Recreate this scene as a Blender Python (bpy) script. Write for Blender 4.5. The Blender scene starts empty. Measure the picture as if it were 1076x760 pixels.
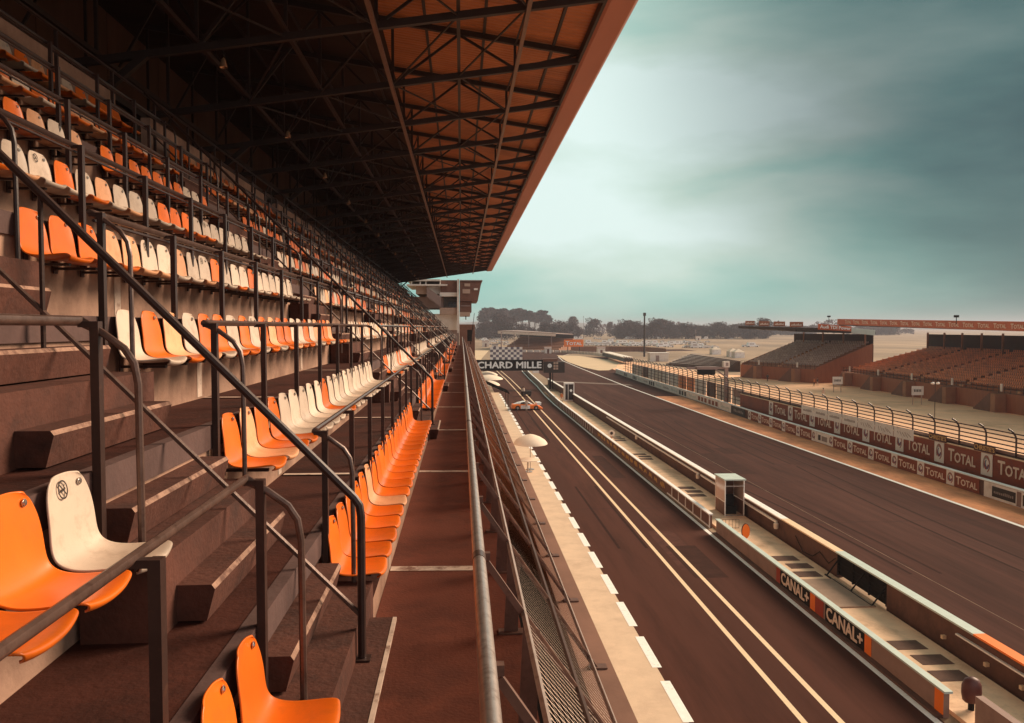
import bpy, bmesh, math, random
from mathutils import Vector, Matrix
random.seed(7)
PI = math.pi
sc = bpy.context.scene
COL = sc.collection

# ------------------------------------------------------------------ camera model
F = 860.0; CX, CY = 538.0, 380.0; VX, VY = 485.0, 344.0; H = 12.0
TH = math.atan((CY - VY) / F); YA = math.atan((CX - VX) / F * math.cos(TH))
def ray(px, py):
    x = (px - CX) / F; y = (CY - py) / F
    fy = math.cos(TH) + math.sin(TH) * y; fz = -math.sin(TH) + math.cos(TH) * y
    X = x * math.cos(YA) + fy * math.sin(YA); Y = -x * math.sin(YA) + fy * math.cos(YA)
    return X / Y, fz / Y
def G(px, py, Z=0.0):                       # where a photo point lies on a level surface
    r = ray(px, py); Y = (Z - H) / r[1]; return r[0] * Y, Y
def proj(p):
    X, Y, Z = p[0], p[1], p[2] - H
    x = X * math.cos(YA) - Y * math.sin(YA); y = X * math.sin(YA) + Y * math.cos(YA)
    d = y * math.cos(TH) - Z * math.sin(TH); u = y * math.sin(TH) + Z * math.cos(TH)
    return (CX + F * x / d, CY - F * u / d, d) if d > 0.05 else (-1e4, -1e4, d)
def inframe(p, m=15):
    q = proj(p); return q[2] > 0.1 and -m < q[0] < 1076 + m and -m < q[1] < 760 + m

cam = bpy.data.cameras.new('camera'); co = bpy.data.objects.new('camera', cam); COL.objects.link(co)
co.location = (0, 0, H); co.rotation_euler = (PI / 2 - TH, 0, -YA)
cam.sensor_width = 36; cam.lens = 36 * F / 1076; cam.clip_start = 0.05; cam.clip_end = 30000
sc.camera = co

# ------------------------------------------------------------------ materials
def srgb(*c):
    return tuple(((v / 255) / 12.92 if v / 255 <= .04045 else ((v / 255 + .055) / 1.055) ** 2.4) for v in c)
def mat(name, col, rough=.8, var=.25, scale=3.0, bump=0.0, metal=0.0, stretch=(1, 1, 1), dirt=None, dscale=.6, dthr=(.5, .7), spec=.4, coat=0, bscale=None, rnd=0):
    m = bpy.data.materials.new(name); m.use_nodes = True
    nt = m.node_tree; N = nt.nodes; L = nt.links; b = N['Principled BSDF']
    b.inputs['Roughness'].default_value = rough; b.inputs['Metallic'].default_value = metal
    b.inputs['Specular IOR Level'].default_value = spec
    if coat: b.inputs['Coat Weight'].default_value = coat
    tc = N.new('ShaderNodeTexCoord'); mp = N.new('ShaderNodeMapping'); mp.inputs['Scale'].default_value = stretch
    L.new(tc.outputs['Object'], mp.inputs['Vector'])
    no = N.new('ShaderNodeTexNoise'); no.inputs['Scale'].default_value = scale; no.inputs['Detail'].default_value = 6; no.inputs['Roughness'].default_value = .65
    L.new(mp.outputs['Vector'], no.inputs['Vector'])
    mr = N.new('ShaderNodeMapRange'); mr.inputs['From Min'].default_value = .25; mr.inputs['From Max'].default_value = .75
    mr.inputs['To Min'].default_value = 1 - var; mr.inputs['To Max'].default_value = 1 + var
    L.new(no.outputs['Fac'], mr.inputs['Value'])
    mx = N.new('ShaderNodeMix'); mx.data_type = 'RGBA'; mx.blend_type = 'MULTIPLY'; mx.inputs[0].default_value = 1
    mx.inputs[6].default_value = (*col, 1); L.new(mr.outputs['Result'], mx.inputs[7])
    out = mx.outputs[2]
    if dirt:
        n2 = N.new('ShaderNodeTexNoise'); n2.inputs['Scale'].default_value = dscale; n2.inputs['Detail'].default_value = 8; n2.inputs['Roughness'].default_value = .7
        L.new(mp.outputs['Vector'], n2.inputs['Vector'])
        r2 = N.new('ShaderNodeMapRange'); r2.inputs['From Min'].default_value = dthr[0]; r2.inputs['From Max'].default_value = dthr[1]
        L.new(n2.outputs['Fac'], r2.inputs['Value'])
        m2 = N.new('ShaderNodeMix'); m2.data_type = 'RGBA'; L.new(r2.outputs['Result'], m2.inputs[0])
        L.new(out, m2.inputs[6]); m2.inputs[7].default_value = (*dirt, 1); out = m2.outputs[2]
    if rnd:
        oi = N.new('ShaderNodeObjectInfo'); r3 = N.new('ShaderNodeMapRange'); r3.inputs['To Min'].default_value = 1 - rnd; r3.inputs['To Max'].default_value = 1 + rnd * .5
        L.new(oi.outputs['Random'], r3.inputs['Value']); m3 = N.new('ShaderNodeMix'); m3.data_type = 'RGBA'; m3.blend_type = 'MULTIPLY'; m3.inputs[0].default_value = 1
        L.new(out, m3.inputs[6]); L.new(r3.outputs['Result'], m3.inputs[7]); out = m3.outputs[2]
        va = N.new('ShaderNodeVectorMath'); va.operation = 'ADD'; L.new(mp.outputs['Vector'], va.inputs[0])
        sc_ = N.new('ShaderNodeMath'); sc_.operation = 'MULTIPLY'; sc_.inputs[1].default_value = 40; L.new(oi.outputs['Random'], sc_.inputs[0]); L.new(sc_.outputs[0], va.inputs[1])
        for q_ in (no,) + ((n2,) if dirt else ()): L.new(va.outputs[0], q_.inputs['Vector'])
    L.new(out, b.inputs['Base Color'])
    if bump:
        bp = N.new('ShaderNodeBump'); bp.inputs['Strength'].default_value = bump; bp.inputs['Distance'].default_value = .02
        n3 = N.new('ShaderNodeTexNoise'); n3.inputs['Scale'].default_value = bscale or scale * 6; n3.inputs['Detail'].default_value = 5
        L.new(tc.outputs['Object'], n3.inputs['Vector'])
        L.new(n3.outputs['Fac'], bp.inputs['Height']); L.new(bp.outputs['Normal'], b.inputs['Normal'])
    return m
M = {}
M['asphalt'] = mat('asphalt', (.056, .021, .0155), .95, .42, 1.1, .25, spec=.08, stretch=(1, .06, 1), dirt=(.088, .036, .027), dscale=.25, bscale=25)
M['pit_asphalt'] = mat('pit_asphalt', (.070, .026, .018), .95, .36, 1.2, .25, spec=.08, stretch=(1, .08, 1), dirt=(.054, .022, .016), dscale=.3, bscale=25)
M['apron'] = mat('apron_concrete', (.60, .46, .33), .9, .12, .8, .15, dirt=(.48, .36, .26), dscale=.5)
M['platform'] = mat('platform_concrete', (.86, .58, .38), .9, .2, .7, .2, dirt=(.50, .31, .19), dscale=.5)
M['dirt'] = mat('dirt', (.70, .29, .13), .95, .3, .6, .5, stretch=(1, .4, 1), dirt=(.36, .14, .065), dscale=.35, dthr=(.42, .66))
M['field'] = mat('dry_field', (.33, .23, .15), .95, .4, .03, 0, dirt=(.19, .135, .09), dscale=.018, dthr=(.44, .62), stretch=(1, .35, 1))
M['gravel'] = mat('gravel', (.62, .47, .31), .95, .08, .08, .2)
M['path'] = mat('path_gravel', (.95, .56, .34), .95, .15, .15, .2, dirt=(.62, .36, .21), dscale=.1)
M['hill'] = mat('hill_woods', (.07, .075, .05), 1, .4, .01)
M['white_paint'] = mat('white_paint', (.86, .85, .82), .6, .08, 4, dirt=(.45, .36, .30), dscale=5, dthr=(.58, .75))
M['cream_paint'] = mat('cream_paint', (.78, .58, .38), .7, .12, 3, dirt=(.38, .24, .16), dscale=3, dthr=(.58, .78))
M['floor_paint'] = mat('worn_floor_paint', (.60, .46, .37), .8, .2, 9, dirt=(.20, .10, .07), dscale=6, dthr=(.52, .68))
M['concrete'] = mat('stand_concrete', (.37, .225, .16), .88, .32, 1.3, .35, dirt=(.19, .105, .075), dscale=1.1, dthr=(.46, .72), bscale=18, spec=.3)
M['walk'] = mat('walkway_coating', (.155, .045, .026), .85, .25, 2.2, .3, dirt=(.10, .031, .019), dscale=1.3, bscale=40, spec=.2)
M['tread'] = mat('tread_coating', (.055, .015, .009), .85, .45, 1.6, .35, dirt=(.022, .008, .006), dscale=1.2, bscale=30, spec=.2)
M['edge_beam'] = mat('edge_beam', (.095, .052, .046), .8, .25, 4, .2)
M['step_concrete'] = mat('step_concrete', (.085, .027, .016), .85, .4, 3, .4, dirt=(.034, .012, .008), dscale=2.5, bscale=30)
M['worn_edge'] = mat('worn_step_edge', (.34, .20, .14), .8, .3, 6, .3, dirt=(.12, .055, .038), dscale=7, dthr=(.45, .62))
M['rail_dark'] = mat('dark_painted_steel', (.042, .022, .018), .42, .25, 8, .05, metal=.0, spec=.3, dirt=(.10, .045, .028), dscale=9, dthr=(.6, .75))
M['rail_worn'] = mat('worn_steel_tube', (.115, .070, .056), .36, .3, 10, .05, metal=.3, dirt=(.06, .03, .022), dscale=14, dthr=(.5, .7))
M['galv'] = mat('galvanised_steel', (.42, .36, .33), .38, .2, 12, .05, metal=.7, dirt=(.26, .2, .17), dscale=20)
M['brace_steel'] = mat('brace_steel', (.15, .078, .056), .5, .25, 6, .05, metal=.1, dirt=(.09, .04, .028), dscale=8)
M['mesh_steel'] = mat('expanded_metal', (.80, .62, .50), .5, .2, 10, metal=.0)
M['orange'] = mat('orange_plastic', (.82, .165, .010), .34, .07, 5, .03, dirt=(.60, .135, .018), dscale=6, dthr=(.5, .75), spec=.5, rnd=.22)
M['faded'] = mat('faded_orange_plastic', (.82, .42, .22), .42, .08, 5, .03, dirt=(.62, .28, .13), dscale=6, dthr=(.5, .75), rnd=.22)
M['cream'] = mat('off_white_plastic', (.68, .545, .43), .42, .07, 5, .03, dirt=(.46, .34, .25), dscale=6, dthr=(.52, .76), rnd=.22)
M['bolt'] = mat('zinc_bolt', (.5, .47, .44), .3, .1, 20, metal=.9)
M['black'] = mat('black_paint', (.014, .012, .012), .75, .2, 6, spec=.15)
M['near_black'] = mat('black_ink', (.035, .025, .022), .6, .1, 6)
M['ceiling'] = None
M['truss'] = mat('truss_steel', (.030, .017, .013), .6, .2, 3, metal=.2)
M['purlin'] = mat('purlin_steel', (.16, .085, .055), .5, .2, 3, metal=.3)
M['fascia'] = mat('fascia_sheet', (.40, .155, .10), .55, .12, 1.2, .05, stretch=(1, .15, 1), dirt=(.28, .10, .065), dscale=.6)
M['rear_clad'] = mat('rear_cladding', (.085, .042, .028), .8, .3, 1.5, stretch=(1, 1, .3))
M['brown_panel'] = mat('brown_panel', (.17, .075, .050), .6, .15, 2, dirt=(.11, .05, .035), dscale=1.5)
M['banner_orange'] = mat('orange_banner', (.25, .047, .011), .55, .18, .8, dirt=(.16, .029, .009), dscale=.7)
M['fascia_orange'] = mat('fascia_orange', (.52, .115, .032), .5, .15, .8, dirt=(.38, .075, .022), dscale=.7)
M['sign_orange'] = mat('bright_orange_sign', (.92, .21, .02), .45, .05, 1)
M['banner_white'] = mat('white_banner', (.86, .83, .79), .55, .08, 1.2, dirt=(.64, .58, .53), dscale=.9)
M['letter'] = mat('banner_lettering', (.80, .66, .55), .55, .05, 2)
M['letter_white'] = mat('white_lettering', (.88, .92, .92), .55, .04, 2)
M['gold'] = mat('gold_lettering', (.72, .46, .16), .5, .08, 4)
M['grey_ink'] = mat('grey_ink', (.30, .25, .23), .6, .1, 2)
M['blue_ink'] = mat('blue_ink', (.10, .12, .22), .6, .1, 2)
M['red_ink'] = mat('red_stripe', (.36, .05, .022), .5, .08, 2)
M['mint'] = mat('pale_mint_paint', (.50, .60, .56), .55, .1, 2)
M['wall_purple'] = mat('pit_wall_panel', (.30, .20, .17), .75, .15, 1.2, .1, dirt=(.21, .13, .11), dscale=.8)
M['armco_conc'] = mat('dark_track_wall', (.125, .062, .045), .85, .25, 1, .2, dirt=(.075, .038, .03), dscale=.9)
M['glass'] = mat('booth_glass', (.62, .48, .42), .12, .05, 1, spec=.6)
M['canvas'] = mat('white_canvas', (.80, .68, .55), .85, .06, 2)
M['tyre'] = mat('tyre', (.02, .018, .018), .8, .1, 5)
M['skin'] = mat('skin', (.50, .28, .18), .6, .05, 5)
M['cloth_dark'] = mat('dark_cloth', (.05, .035, .035), .9, .2, 8)
M['cloth_orange'] = mat('orange_cloth', (.60, .22, .08), .9, .2, 8)
M['cloth_pale'] = mat('pale_cloth', (.55, .45, .38), .9, .2, 8)
M['hair'] = mat('hair', (.03, .02, .015), .7, .2, 8)
M['maroon'] = mat('maroon_vinyl', (.085, .022, .018), .5, .2, 4)
M['bark'] = mat('bark', (.09, .06, .045), .95, .3, 2)
M['leaf_a'] = mat('leaf_dark', (.044, .024, .028), .9, .45, .35)
M['leaf_b'] = mat('leaf_mid', (.062, .036, .041), .9, .45, .35)
M['leaf_c'] = mat('leaf_pale', (.09, .058, .061), .9, .4, .35)
M['bwhite'] = mat('cream_render', (.80, .75, .68), .85, .08, .6, dirt=(.52, .44, .38), dscale=.4)
M['bbeige'] = mat('beige_panel', (.46, .33, .26), .8, .1, .6)
M['bgrey'] = mat('grey_panel', (.30, .22, .20), .7, .1, .6)
M['dark_glass'] = mat('dark_glass', (.04, .03, .03), .12, .1, 1, spec=.7)
M['car_white'] = mat('car_white', (.93, .93, .92), .3, .04, 1, coat=.3)
M['car_grey'] = mat('car_grey', (.28, .26, .26), .3, .06, 1, coat=.3)
M['seat_grey'] = mat('grey_seats', (.46, .38, .36), .5, .2, .9, dirt=(.74, .66, .60), dscale=.7, dthr=(.5, .7))
M['seat_rust'] = mat('rust_orange_seats', (.86, .27, .07), .5, .25, .9, dirt=(.50, .15, .05), dscale=.5, dthr=(.45, .7))
M['tier_conc'] = mat('tier_concrete', (.34, .17, .10), .9, .2, .7)
M['stand_front'] = mat('stand_front_panel', (.30, .105, .048), .75, .2, .7, stretch=(4, 4, .5))
# corrugated roof lining: ribs that run across the stand
def ceiling_mat():
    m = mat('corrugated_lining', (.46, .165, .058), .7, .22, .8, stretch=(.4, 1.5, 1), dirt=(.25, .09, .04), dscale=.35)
    nt = m.node_tree; N = nt.nodes; L = nt.links; b = N['Principled BSDF']
    tc = N.new('ShaderNodeTexCoord'); w = N.new('ShaderNodeTexWave'); w.bands_direction = 'Y'; w.inputs['Scale'].default_value = 1.6
    L.new(tc.outputs['Object'], w.inputs['Vector'])
    bp = N.new('ShaderNodeBump'); bp.inputs['Strength'].default_value = .6; bp.inputs['Distance'].default_value = .05
    L.new(w.outputs['Fac'], bp.inputs['Height']); L.new(bp.outputs['Normal'], b.inputs['Normal'])
    return m
M['ceiling'] = ceiling_mat()

# ------------------------------------------------------------------ mesh helpers
class MB:
    def __init__(s): s.v = []; s.f = []; s.mi = []; s.cur = 0
    def mat(s, i): s.cur = i; return s
    def face(s, idx): s.f.append(idx); s.mi.append(s.cur)
    def poly(s, pts):
        n = len(s.v); s.v += [tuple(p) for p in pts]; s.face(list(range(n, n + len(pts)))); return s
    def box(s, x0, x1, y0, y1, z0, z1):
        return s.hexa([(x0, y0, z0), (x1, y0, z0), (x1, y1, z0), (x0, y1, z0)], [(x0, y0, z1), (x1, y0, z1), (x1, y1, z1), (x0, y1, z1)])
    def hexa(s, lo, hi):
        n = len(s.v); k = len(lo); s.v += [tuple(p) for p in lo] + [tuple(p) for p in hi]
        s.face([n + i for i in range(k)][::-1]); s.face([n + k + i for i in range(k)])
        for i in range(k): j = (i + 1) % k; s.face([n + i, n + j, n + k + j, n + k + i])
        return s
    def prism_y(s, poly, y0, y1):            # polygon in XZ extruded along Y
        return s.hexa([(x, y0, z) for x, z in poly], [(x, y1, z) for x, z in poly])
    def prism_x(s, poly, x0, x1):            # polygon in YZ extruded along X
        return s.hexa([(x0, y, z) for y, z in poly], [(x1, y, z) for y, z in poly])
    def prism_z(s, poly, z0, z1):
        return s.hexa([(x, y, z0) for x, y in poly], [(x, y, z1) for x, y in poly])
    def tube(s, pts, r, n=8, cap=True):
        pts = [Vector(p) for p in pts]; rings = []
        rr = r if isinstance(r, (list, tuple)) else [r] * len(pts)
        up0 = None
        for i, p in enumerate(pts):
            a = (pts[i] - pts[i - 1]).normalized() if i else None
            b = (pts[i + 1] - pts[i]).normalized() if i < len(pts) - 1 else None
            t = ((a if a else b) + (b if b else a)); t = t.normalized() if t.length > 1e-6 else (a or b)
            if up0 is None: up0 = Vector((0, 0, 1)) if abs(t.z) < .9 else Vector((1, 0, 0))
            u = up0 - t * up0.dot(t)
            if u.length < 1e-4: u = Vector((1, 0, 0)) - t * t.x
            u.normalize(); up0 = u
            w = t.cross(u); k = 1.0
            if a and b: k = min(1.6, 1 / max(.3, math.sqrt((1 + a.dot(b)) / 2)))
            base = len(s.v)
            for j in range(n):
                q = 2 * PI * j / n; s.v.append(tuple(p + (u * math.cos(q) + w * math.sin(q)) * rr[i] * (k if a and b else 1)))
            rings.append(base)
        for a, b in zip(rings, rings[1:]):
            for j in range(n): s.face([a + j, a + (j + 1) % n, b + (j + 1) % n, b + j])
        if cap: s.face([rings[0] + j for j in range(n)][::-1]); s.face([rings[-1] + j for j in range(n)])
        return s
    def bar(s, p, q, w, h, up=(0, 0, 1)):     # rectangular bar from p to q
        p = Vector(p); q = Vector(q); t = (q - p).normalized(); u = Vector(up) - t * Vector(up).dot(t)
        if u.length < 1e-4: u = Vector((1, 0, 0)) - t * t.x
        u.normalize(); r = t.cross(u)
        c = [(-w / 2, -h / 2), (w / 2, -h / 2), (w / 2, h / 2), (-w / 2, h / 2)]
        return s.hexa([p + r * a + u * b for a, b in c], [q + r * a + u * b for a, b in c])
    def lathe(s, prof, c=(0, 0, 0), n=16):
        rings = []
        for r, z in prof:
            base = len(s.v)
            for j in range(n): q = 2 * PI * j / n; s.v.append((c[0] + r * math.cos(q), c[1] + r * math.sin(q), c[2] + z))
            rings.append(base)
        for a, b in zip(rings, rings[1:]):
            for j in range(n): s.face([a + j, a + (j + 1) % n, b + (j + 1) % n, b + j])
        s.face([rings[0] + j for j in range(n)][::-1]); s.face([rings[-1] + j for j in range(n)])
        return s
    def add(s, vs, fs, mx=None):
        n = len(s.v); s.v += [tuple(mx @ Vector(v)) if mx else tuple(v) for v in vs]
        for f in fs: s.face([n + i for i in f])
        return s
    def mesh(s, name, mats, smooth=False):
        me = bpy.data.meshes.new(name); me.from_pydata(s.v, [], s.f)
        for m in (mats if isinstance(mats, list) else [mats]): me.materials.append(M[m] if isinstance(m, str) else m)
        me.polygons.foreach_set('material_index', s.mi)
        bm = bmesh.new(); bm.from_mesh(me); bmesh.ops.recalc_face_normals(bm, faces=bm.faces); bm.to_mesh(me); bm.free()
        if smooth:
            me.polygons.foreach_set('use_smooth', [True] * len(me.polygons))
            try: me.set_sharp_from_angle(angle=math.radians(40))
            except Exception: pass
        me.update(); return me
    def build(s, name, mats, parent=None, smooth=False, loc=None):
        return link(name, s.mesh(name, mats, smooth), parent, loc)
def link(name, me, parent=None, loc=None):
    o = bpy.data.objects.new(name, me); COL.objects.link(o)
    if parent: o.parent = parent
    if loc is not None: o.location = loc
    return o
def thing(name, label, cat, loc=(0, 0, 0), rz=0, group=None):
    o = bpy.data.objects.new(name, None); COL.objects.link(o); o.location = loc; o.rotation_euler = (0, 0, rz)
    o.empty_display_size = .3
    return tag(o, label, cat, group)
def tag(o, label, cat, group=None):
    o['label'] = label; o['category'] = cat
    if group: o['group'] = group
    return o
def struct(o): o['kind'] = 'structure'; return o
def stuff(o, label, cat): o['kind'] = 'stuff'; return tag(o, label, cat)
def copy_tree(o, parent=None):
    c = o.copy(); COL.objects.link(c)
    if parent: c.parent = parent
    for ch in list(o.children): copy_tree(ch, c)
    return c
def text_mesh(s, size=1.0, ex=.01, bold=.02, align='CENTER', sx=1.0, small=None):
    cu = bpy.data.curves.new('t', 'FONT'); cu.body = s; cu.size = size; cu.extrude = ex; cu.offset = bold * size
    cu.align_x = align; cu.align_y = 'CENTER'; cu.resolution_u = 2
    o = bpy.data.objects.new('t', cu); COL.objects.link(o)
    if small:
        cu.small_caps_scale = small
        for i, ch in enumerate(cu.body_format):
            if i > 0: ch.use_small_caps = True
        cu.body = s[0] + s[1:].lower()
        for i, ch in enumerate(cu.body_format): ch.use_small_caps = i > 0
    dg = bpy.context.evaluated_depsgraph_get(); me = bpy.data.meshes.new_from_object(o.evaluated_get(dg))
    COL.objects.unlink(o); bpy.data.objects.remove(o); bpy.data.curves.remove(cu)
    if sx != 1.0: me.transform(Matrix.Diagonal((sx, 1, 1, 1)))
    return me
LEFTFACE = Matrix(((0, 0, -1, 0), (-1, 0, 0, 0), (0, 1, 0, 0), (0, 0, 0, 1)))      # text that faces -X
NEARFACE = Matrix(((1, 0, 0, 0), (0, 0, -1, 0), (0, 1, 0, 0), (0, 0, 0, 1)))       # text that faces -Y
def embolden(me, k):                       # heavier strokes: shifted copies of the outline, each a hair proud of the last
    bm = bmesh.new()
    for i, (dx, dy) in enumerate(((0, 0), (k, 0), (-k, 0), (0, k), (0, -k))):
        c = me.copy(); c.transform(Matrix.Translation((dx, dy, .0006 * i))); bm.from_mesh(c); bpy.data.meshes.remove(c)
    bm.to_mesh(me); bm.free(); return me
def put_text(name, me, m, parent, mx):
    me = me.copy(); me.transform(mx); me.materials.clear(); me.materials.append(M[m]); return link(name, me, parent)
ORD = ['first', 'second', 'third', 'fourth', 'fifth', 'sixth', 'seventh', 'eighth', 'ninth', 'tenth', 'eleventh', 'twelfth', 'thirteenth', 'fourteenth', 'fifteenth', 'sixteenth', 'seventeenth', 'eighteenth', 'nineteenth', 'twentieth', 'twenty-first', 'twenty-second', 'twenty-third', 'twenty-fourth', 'twenty-fifth']

# ------------------------------------------------------------------ ground, roads
struct(MB().poly([(-7000, -60, 0), (7000, -60, 0), (7000, 8000, 0), (-7000, 8000, 0)]).build('ground', 'field'))
def sheet(name, pts, z, m): return struct(MB().poly([(x, y, z) for x, y in pts]).build(name, m))
sheet('pit_lane', [(6.0, -40), (14.6, -40), (14.6, 140), (15.6, 175), (17.2, 225), (20, 300), (5, 300), (6, 200)], .008, 'pit_asphalt')
sheet('apron', [(1.0, -40), (6.85, -40), (6.85, 150), (1.0, 150)], .012, 'apron')
trackR = [(33.6, -40), (33.5, 50), (33.1, 100), (33.2, 165), (34.6, 240), (35.9, 290), (39, 330), (48, 365), (70, 392), (120, 410)]
trackL = [(18.35, -40), (18.35, 60), (18.6, 120), (19.6, 165), (20.5, 240), (21, 300), (22, 350), (29, 395), (55, 425), (120, 440)]
def strip(name, A, B, z, m):
    mb = MB()
    for i in range(len(A) - 1): mb.poly([(*A[i], z), (*B[i], z), (*B[i + 1], z), (*A[i + 1], z)])
    return struct(mb.build(name, m))
strip('race_track', trackL, trackR, .008, 'asphalt')
strip('track_edge_line', trackR, [(x + .32, y) for x, y in trackR], .016, 'white_paint')
strip('verge', [(33.92, -40), (33.82, 50), (33.42, 100), (33.45, 140)], [(37.2, -40), (37.2, 50), (37.2, 100), (38.0, 140)], .008, 'dirt')
strip('runoff_asphalt', [(33.45, 140), (33.52, 165), (34.92, 240), (36.2, 290), (39.3, 330)], [(38.0, 140), (38.6, 165), (44, 240), (52, 290), (60, 330)], .008, 'asphalt')
sheet('gravel_trap', [G(px, py) for px, py in ((585, 373.6), (608, 374.2), (634, 377.6), (650, 381.5), (648, 386), (640, 389.3), (629, 389.5), (613, 386.2), (597, 380.8))], .03, 'gravel')
sheet('runoff', [(-2, 250), (4.9, 250), (8, 320), (14, 420), (-10, 440)], .008, 'gravel')
sheet('spectator_path', [(41, -20), (76, -20), (78, 110), (81, 175), (66, 205), (58, 300), (46, 300), (41, 180)], .010, 'path')
# painted lines in the pit lane
def line(x0, x1, pts, z=.016):
    mb = MB()
    for (y0, d0), (y1, d1) in zip(pts, pts[1:]): mb.poly([(x0 + d0, y0, z), (x1 + d0, y0, z), (x1 + d1, y1, z), (x0 + d1, y1, z)])
    return mb
pl = [(-30, 0), (150, 0), (190, -.2), (230, -.8), (270, -2)]
mb = line(10.25, 10.45, pl); mb2 = line(11.38, 11.58, pl); mb.add(mb2.v, mb2.f); struct(mb.build('pit_lane_lines', 'cream_paint'))
wl = [(-30, 0), (105, 0), (125, -.05), (142, .15), (166, .9), (190, 1.3), (222, 2.1), (260, 4)]
struct(line(14.28, 14.52, wl).build('wall_foot_line', 'white_paint'))
mb = MB(); y = 12.0
while y < 145: mb.poly([(6.68, y, .02), (7.02, y, .02), (7.02, y + 2.9, .02), (6.68, y + 2.9, .02)]); y += 4.0
struct(mb.build('apron_edge_dashes', 'white_paint'))
# a faint worn seam line and rubber along the race track
mb = line(22.1, 22.14, [(-20, 0), (40, .1), (90, .25), (150, .4)]); struct(mb.build('track_seam', mat('faint_seam', (.20, .12, .08), .9, .6, .8)))
mb = MB()
mb.poly([(20.5, 178, .014), (35.2, 166, .014), (35.2, 170, .014), (20.5, 182, .014)])
struct(mb.build('track_patch', mat('pale_patch', (.15, .10, .08), .9, .2, 1)))

random.seed(41); rubber_line = mat('rubber_line', (.030, .011, .008), .95, .3, 2, spec=.08)
for i in range(9):
    lane = i % 3; x0 = random.uniform(20, 31) if lane else random.uniform(7.6, 9.8); y0 = random.uniform(28, 95); ln = random.uniform(14, 34); cv = random.uniform(-.0035, .0035) if lane else .0
    mb = MB()
    for off in (0, 1.5):
        for j in range(12):
            a, b_ = y0 + ln * j / 12, y0 + ln * (j + 1) / 12; fa_, fb2 = x0 + off + cv * (a - y0) ** 2, x0 + off + cv * (b_ - y0) ** 2
            mb.poly([(fa_, a, .0135 + i * .0002), (fa_ + .16, a, .0135 + i * .0002), (fb2 + .16, b_, .0135 + i * .0002), (fb2, b_, .0135 + i * .0002)])
    struct(mb.build('tyre_marks', rubber_line))
random.seed(52); patch = mat('asphalt_patch', (.044, .017, .0125), .95, .3, 1.5, spec=.08); patch2 = mat('worn_asphalt_patch', (.082, .033, .025), .95, .3, 1.5, spec=.08)
for i in range(10):
    x0 = random.choice((random.uniform(7.3, 12.6), random.uniform(19.2, 30))); y0 = random.uniform(26, 120); w_, l_ = random.uniform(.8, 2.2), random.uniform(3, 12)
    q = [(x0 + random.uniform(-.06, .06), y0, .0118 + i * .0001), (x0 + w_, y0 + random.uniform(-.1, .1), .0118 + i * .0001), (x0 + w_ + random.uniform(-.06, .06), y0 + l_, .0118 + i * .0001), (x0, y0 + l_, .0118 + i * .0001)]
    struct(MB().poly(q).build('asphalt_patch', patch if i % 3 else patch2))
crack = mat('sealed_crack', (.020, .008, .006), .8, .2, 3, spec=.1)
for i in range(8):
    x = random.choice((7.4, 19.0)); x1 = 13.9 if x < 10 else 33; y = random.uniform(26, 110); mb = MB(); n_ = 12
    pts = [(x + (x1 - x) * j / n_, y + random.uniform(-.12, .12)) for j in range(n_ + 1)]
    for (xa, ya), (xb, yb) in zip(pts, pts[1:]): mb.poly([(xa, ya, .0146 + i * .0001), (xb, yb, .0146 + i * .0001), (xb, yb + .05, .0146 + i * .0001), (xa, ya + .05, .0146 + i * .0001)])
    struct(mb.build('sealed_crack', crack))
# ------------------------------------------------------------------ grandstand (the one we stand in)
Y0, Y1 = -24.0, 101.0
PER, SEC_LEN, SEAT_P = 12.03, 9.9, .457
d, r = .755, .76
ZW = 9.8
e = lambda k: -(1.02 + d * (k - 1))              # x of the front edge of tread k (k>=1)
T = lambda k: 9.99 if k == 0 else 10.55 + r * (k - 1)
stand = thing('grandstand', 'long concrete grandstand terrace under the dark trussed roof, seen from inside', 'grandstand', (0, 0, 0))
# terrace: one stepped profile
prof = [(-.66, 9.4)]
prof += [(-.66, T(0)), (e(1), T(0))]
for k in range(1, 8): prof += [(e(k), T(k)), (e(k + 1), T(k))]
prof[-1] = (-6.55, T(7)); prof += [(-6.55, 15.0), (-6.55, 9.4)]
mb = MB()
pp = prof[:-2]
for (xa, za), (xb, zb) in zip(pp, pp[1:]):       # split along Y so that the surface can carry long noise
    mb.mat(1 if za == zb else 0).poly([(xa, Y0, za), (xa, Y1, za), (xb, Y1, zb), (xb, Y0, zb)])
mb.poly([(x, Y1, z) for x, z in pp] + [(-6.55, Y1, 9.4)]); mb.poly([(x, Y0, z) for x, z in pp] + [(-6.55, Y0, 9.4)])
mb.build('terrace', ['concrete', 'tread'], stand)
MB().box(-.657, .43, Y0, Y1, 9.62, ZW).build('walkway', 'walk', stand)
MB().box(.85, 1.10, Y0, Y1, 9.30, 9.52).build('ledge', mat('ledge_concrete', (.22, .115, .08), .9, .25, 1.2, .2), stand)
MB().box(-10.5, .98, Y0, Y1, 0, 9.20).build('pit_building_wall', 'bbeige', stand)
MB().box(.435, .845, Y0, Y1, 9.21, 9.29).build('dark_underlay', 'black', stand)  # black strip added under the sloping mesh so its holes look dark
mb = MB()
for k in range(1, 8): mb.box(e(k) - .05, e(k) + .028, Y0, Y1 - .02, T(k) - .16, T(k) + .006)
mb.build('edge_beam', 'edge_beam', stand)
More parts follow.
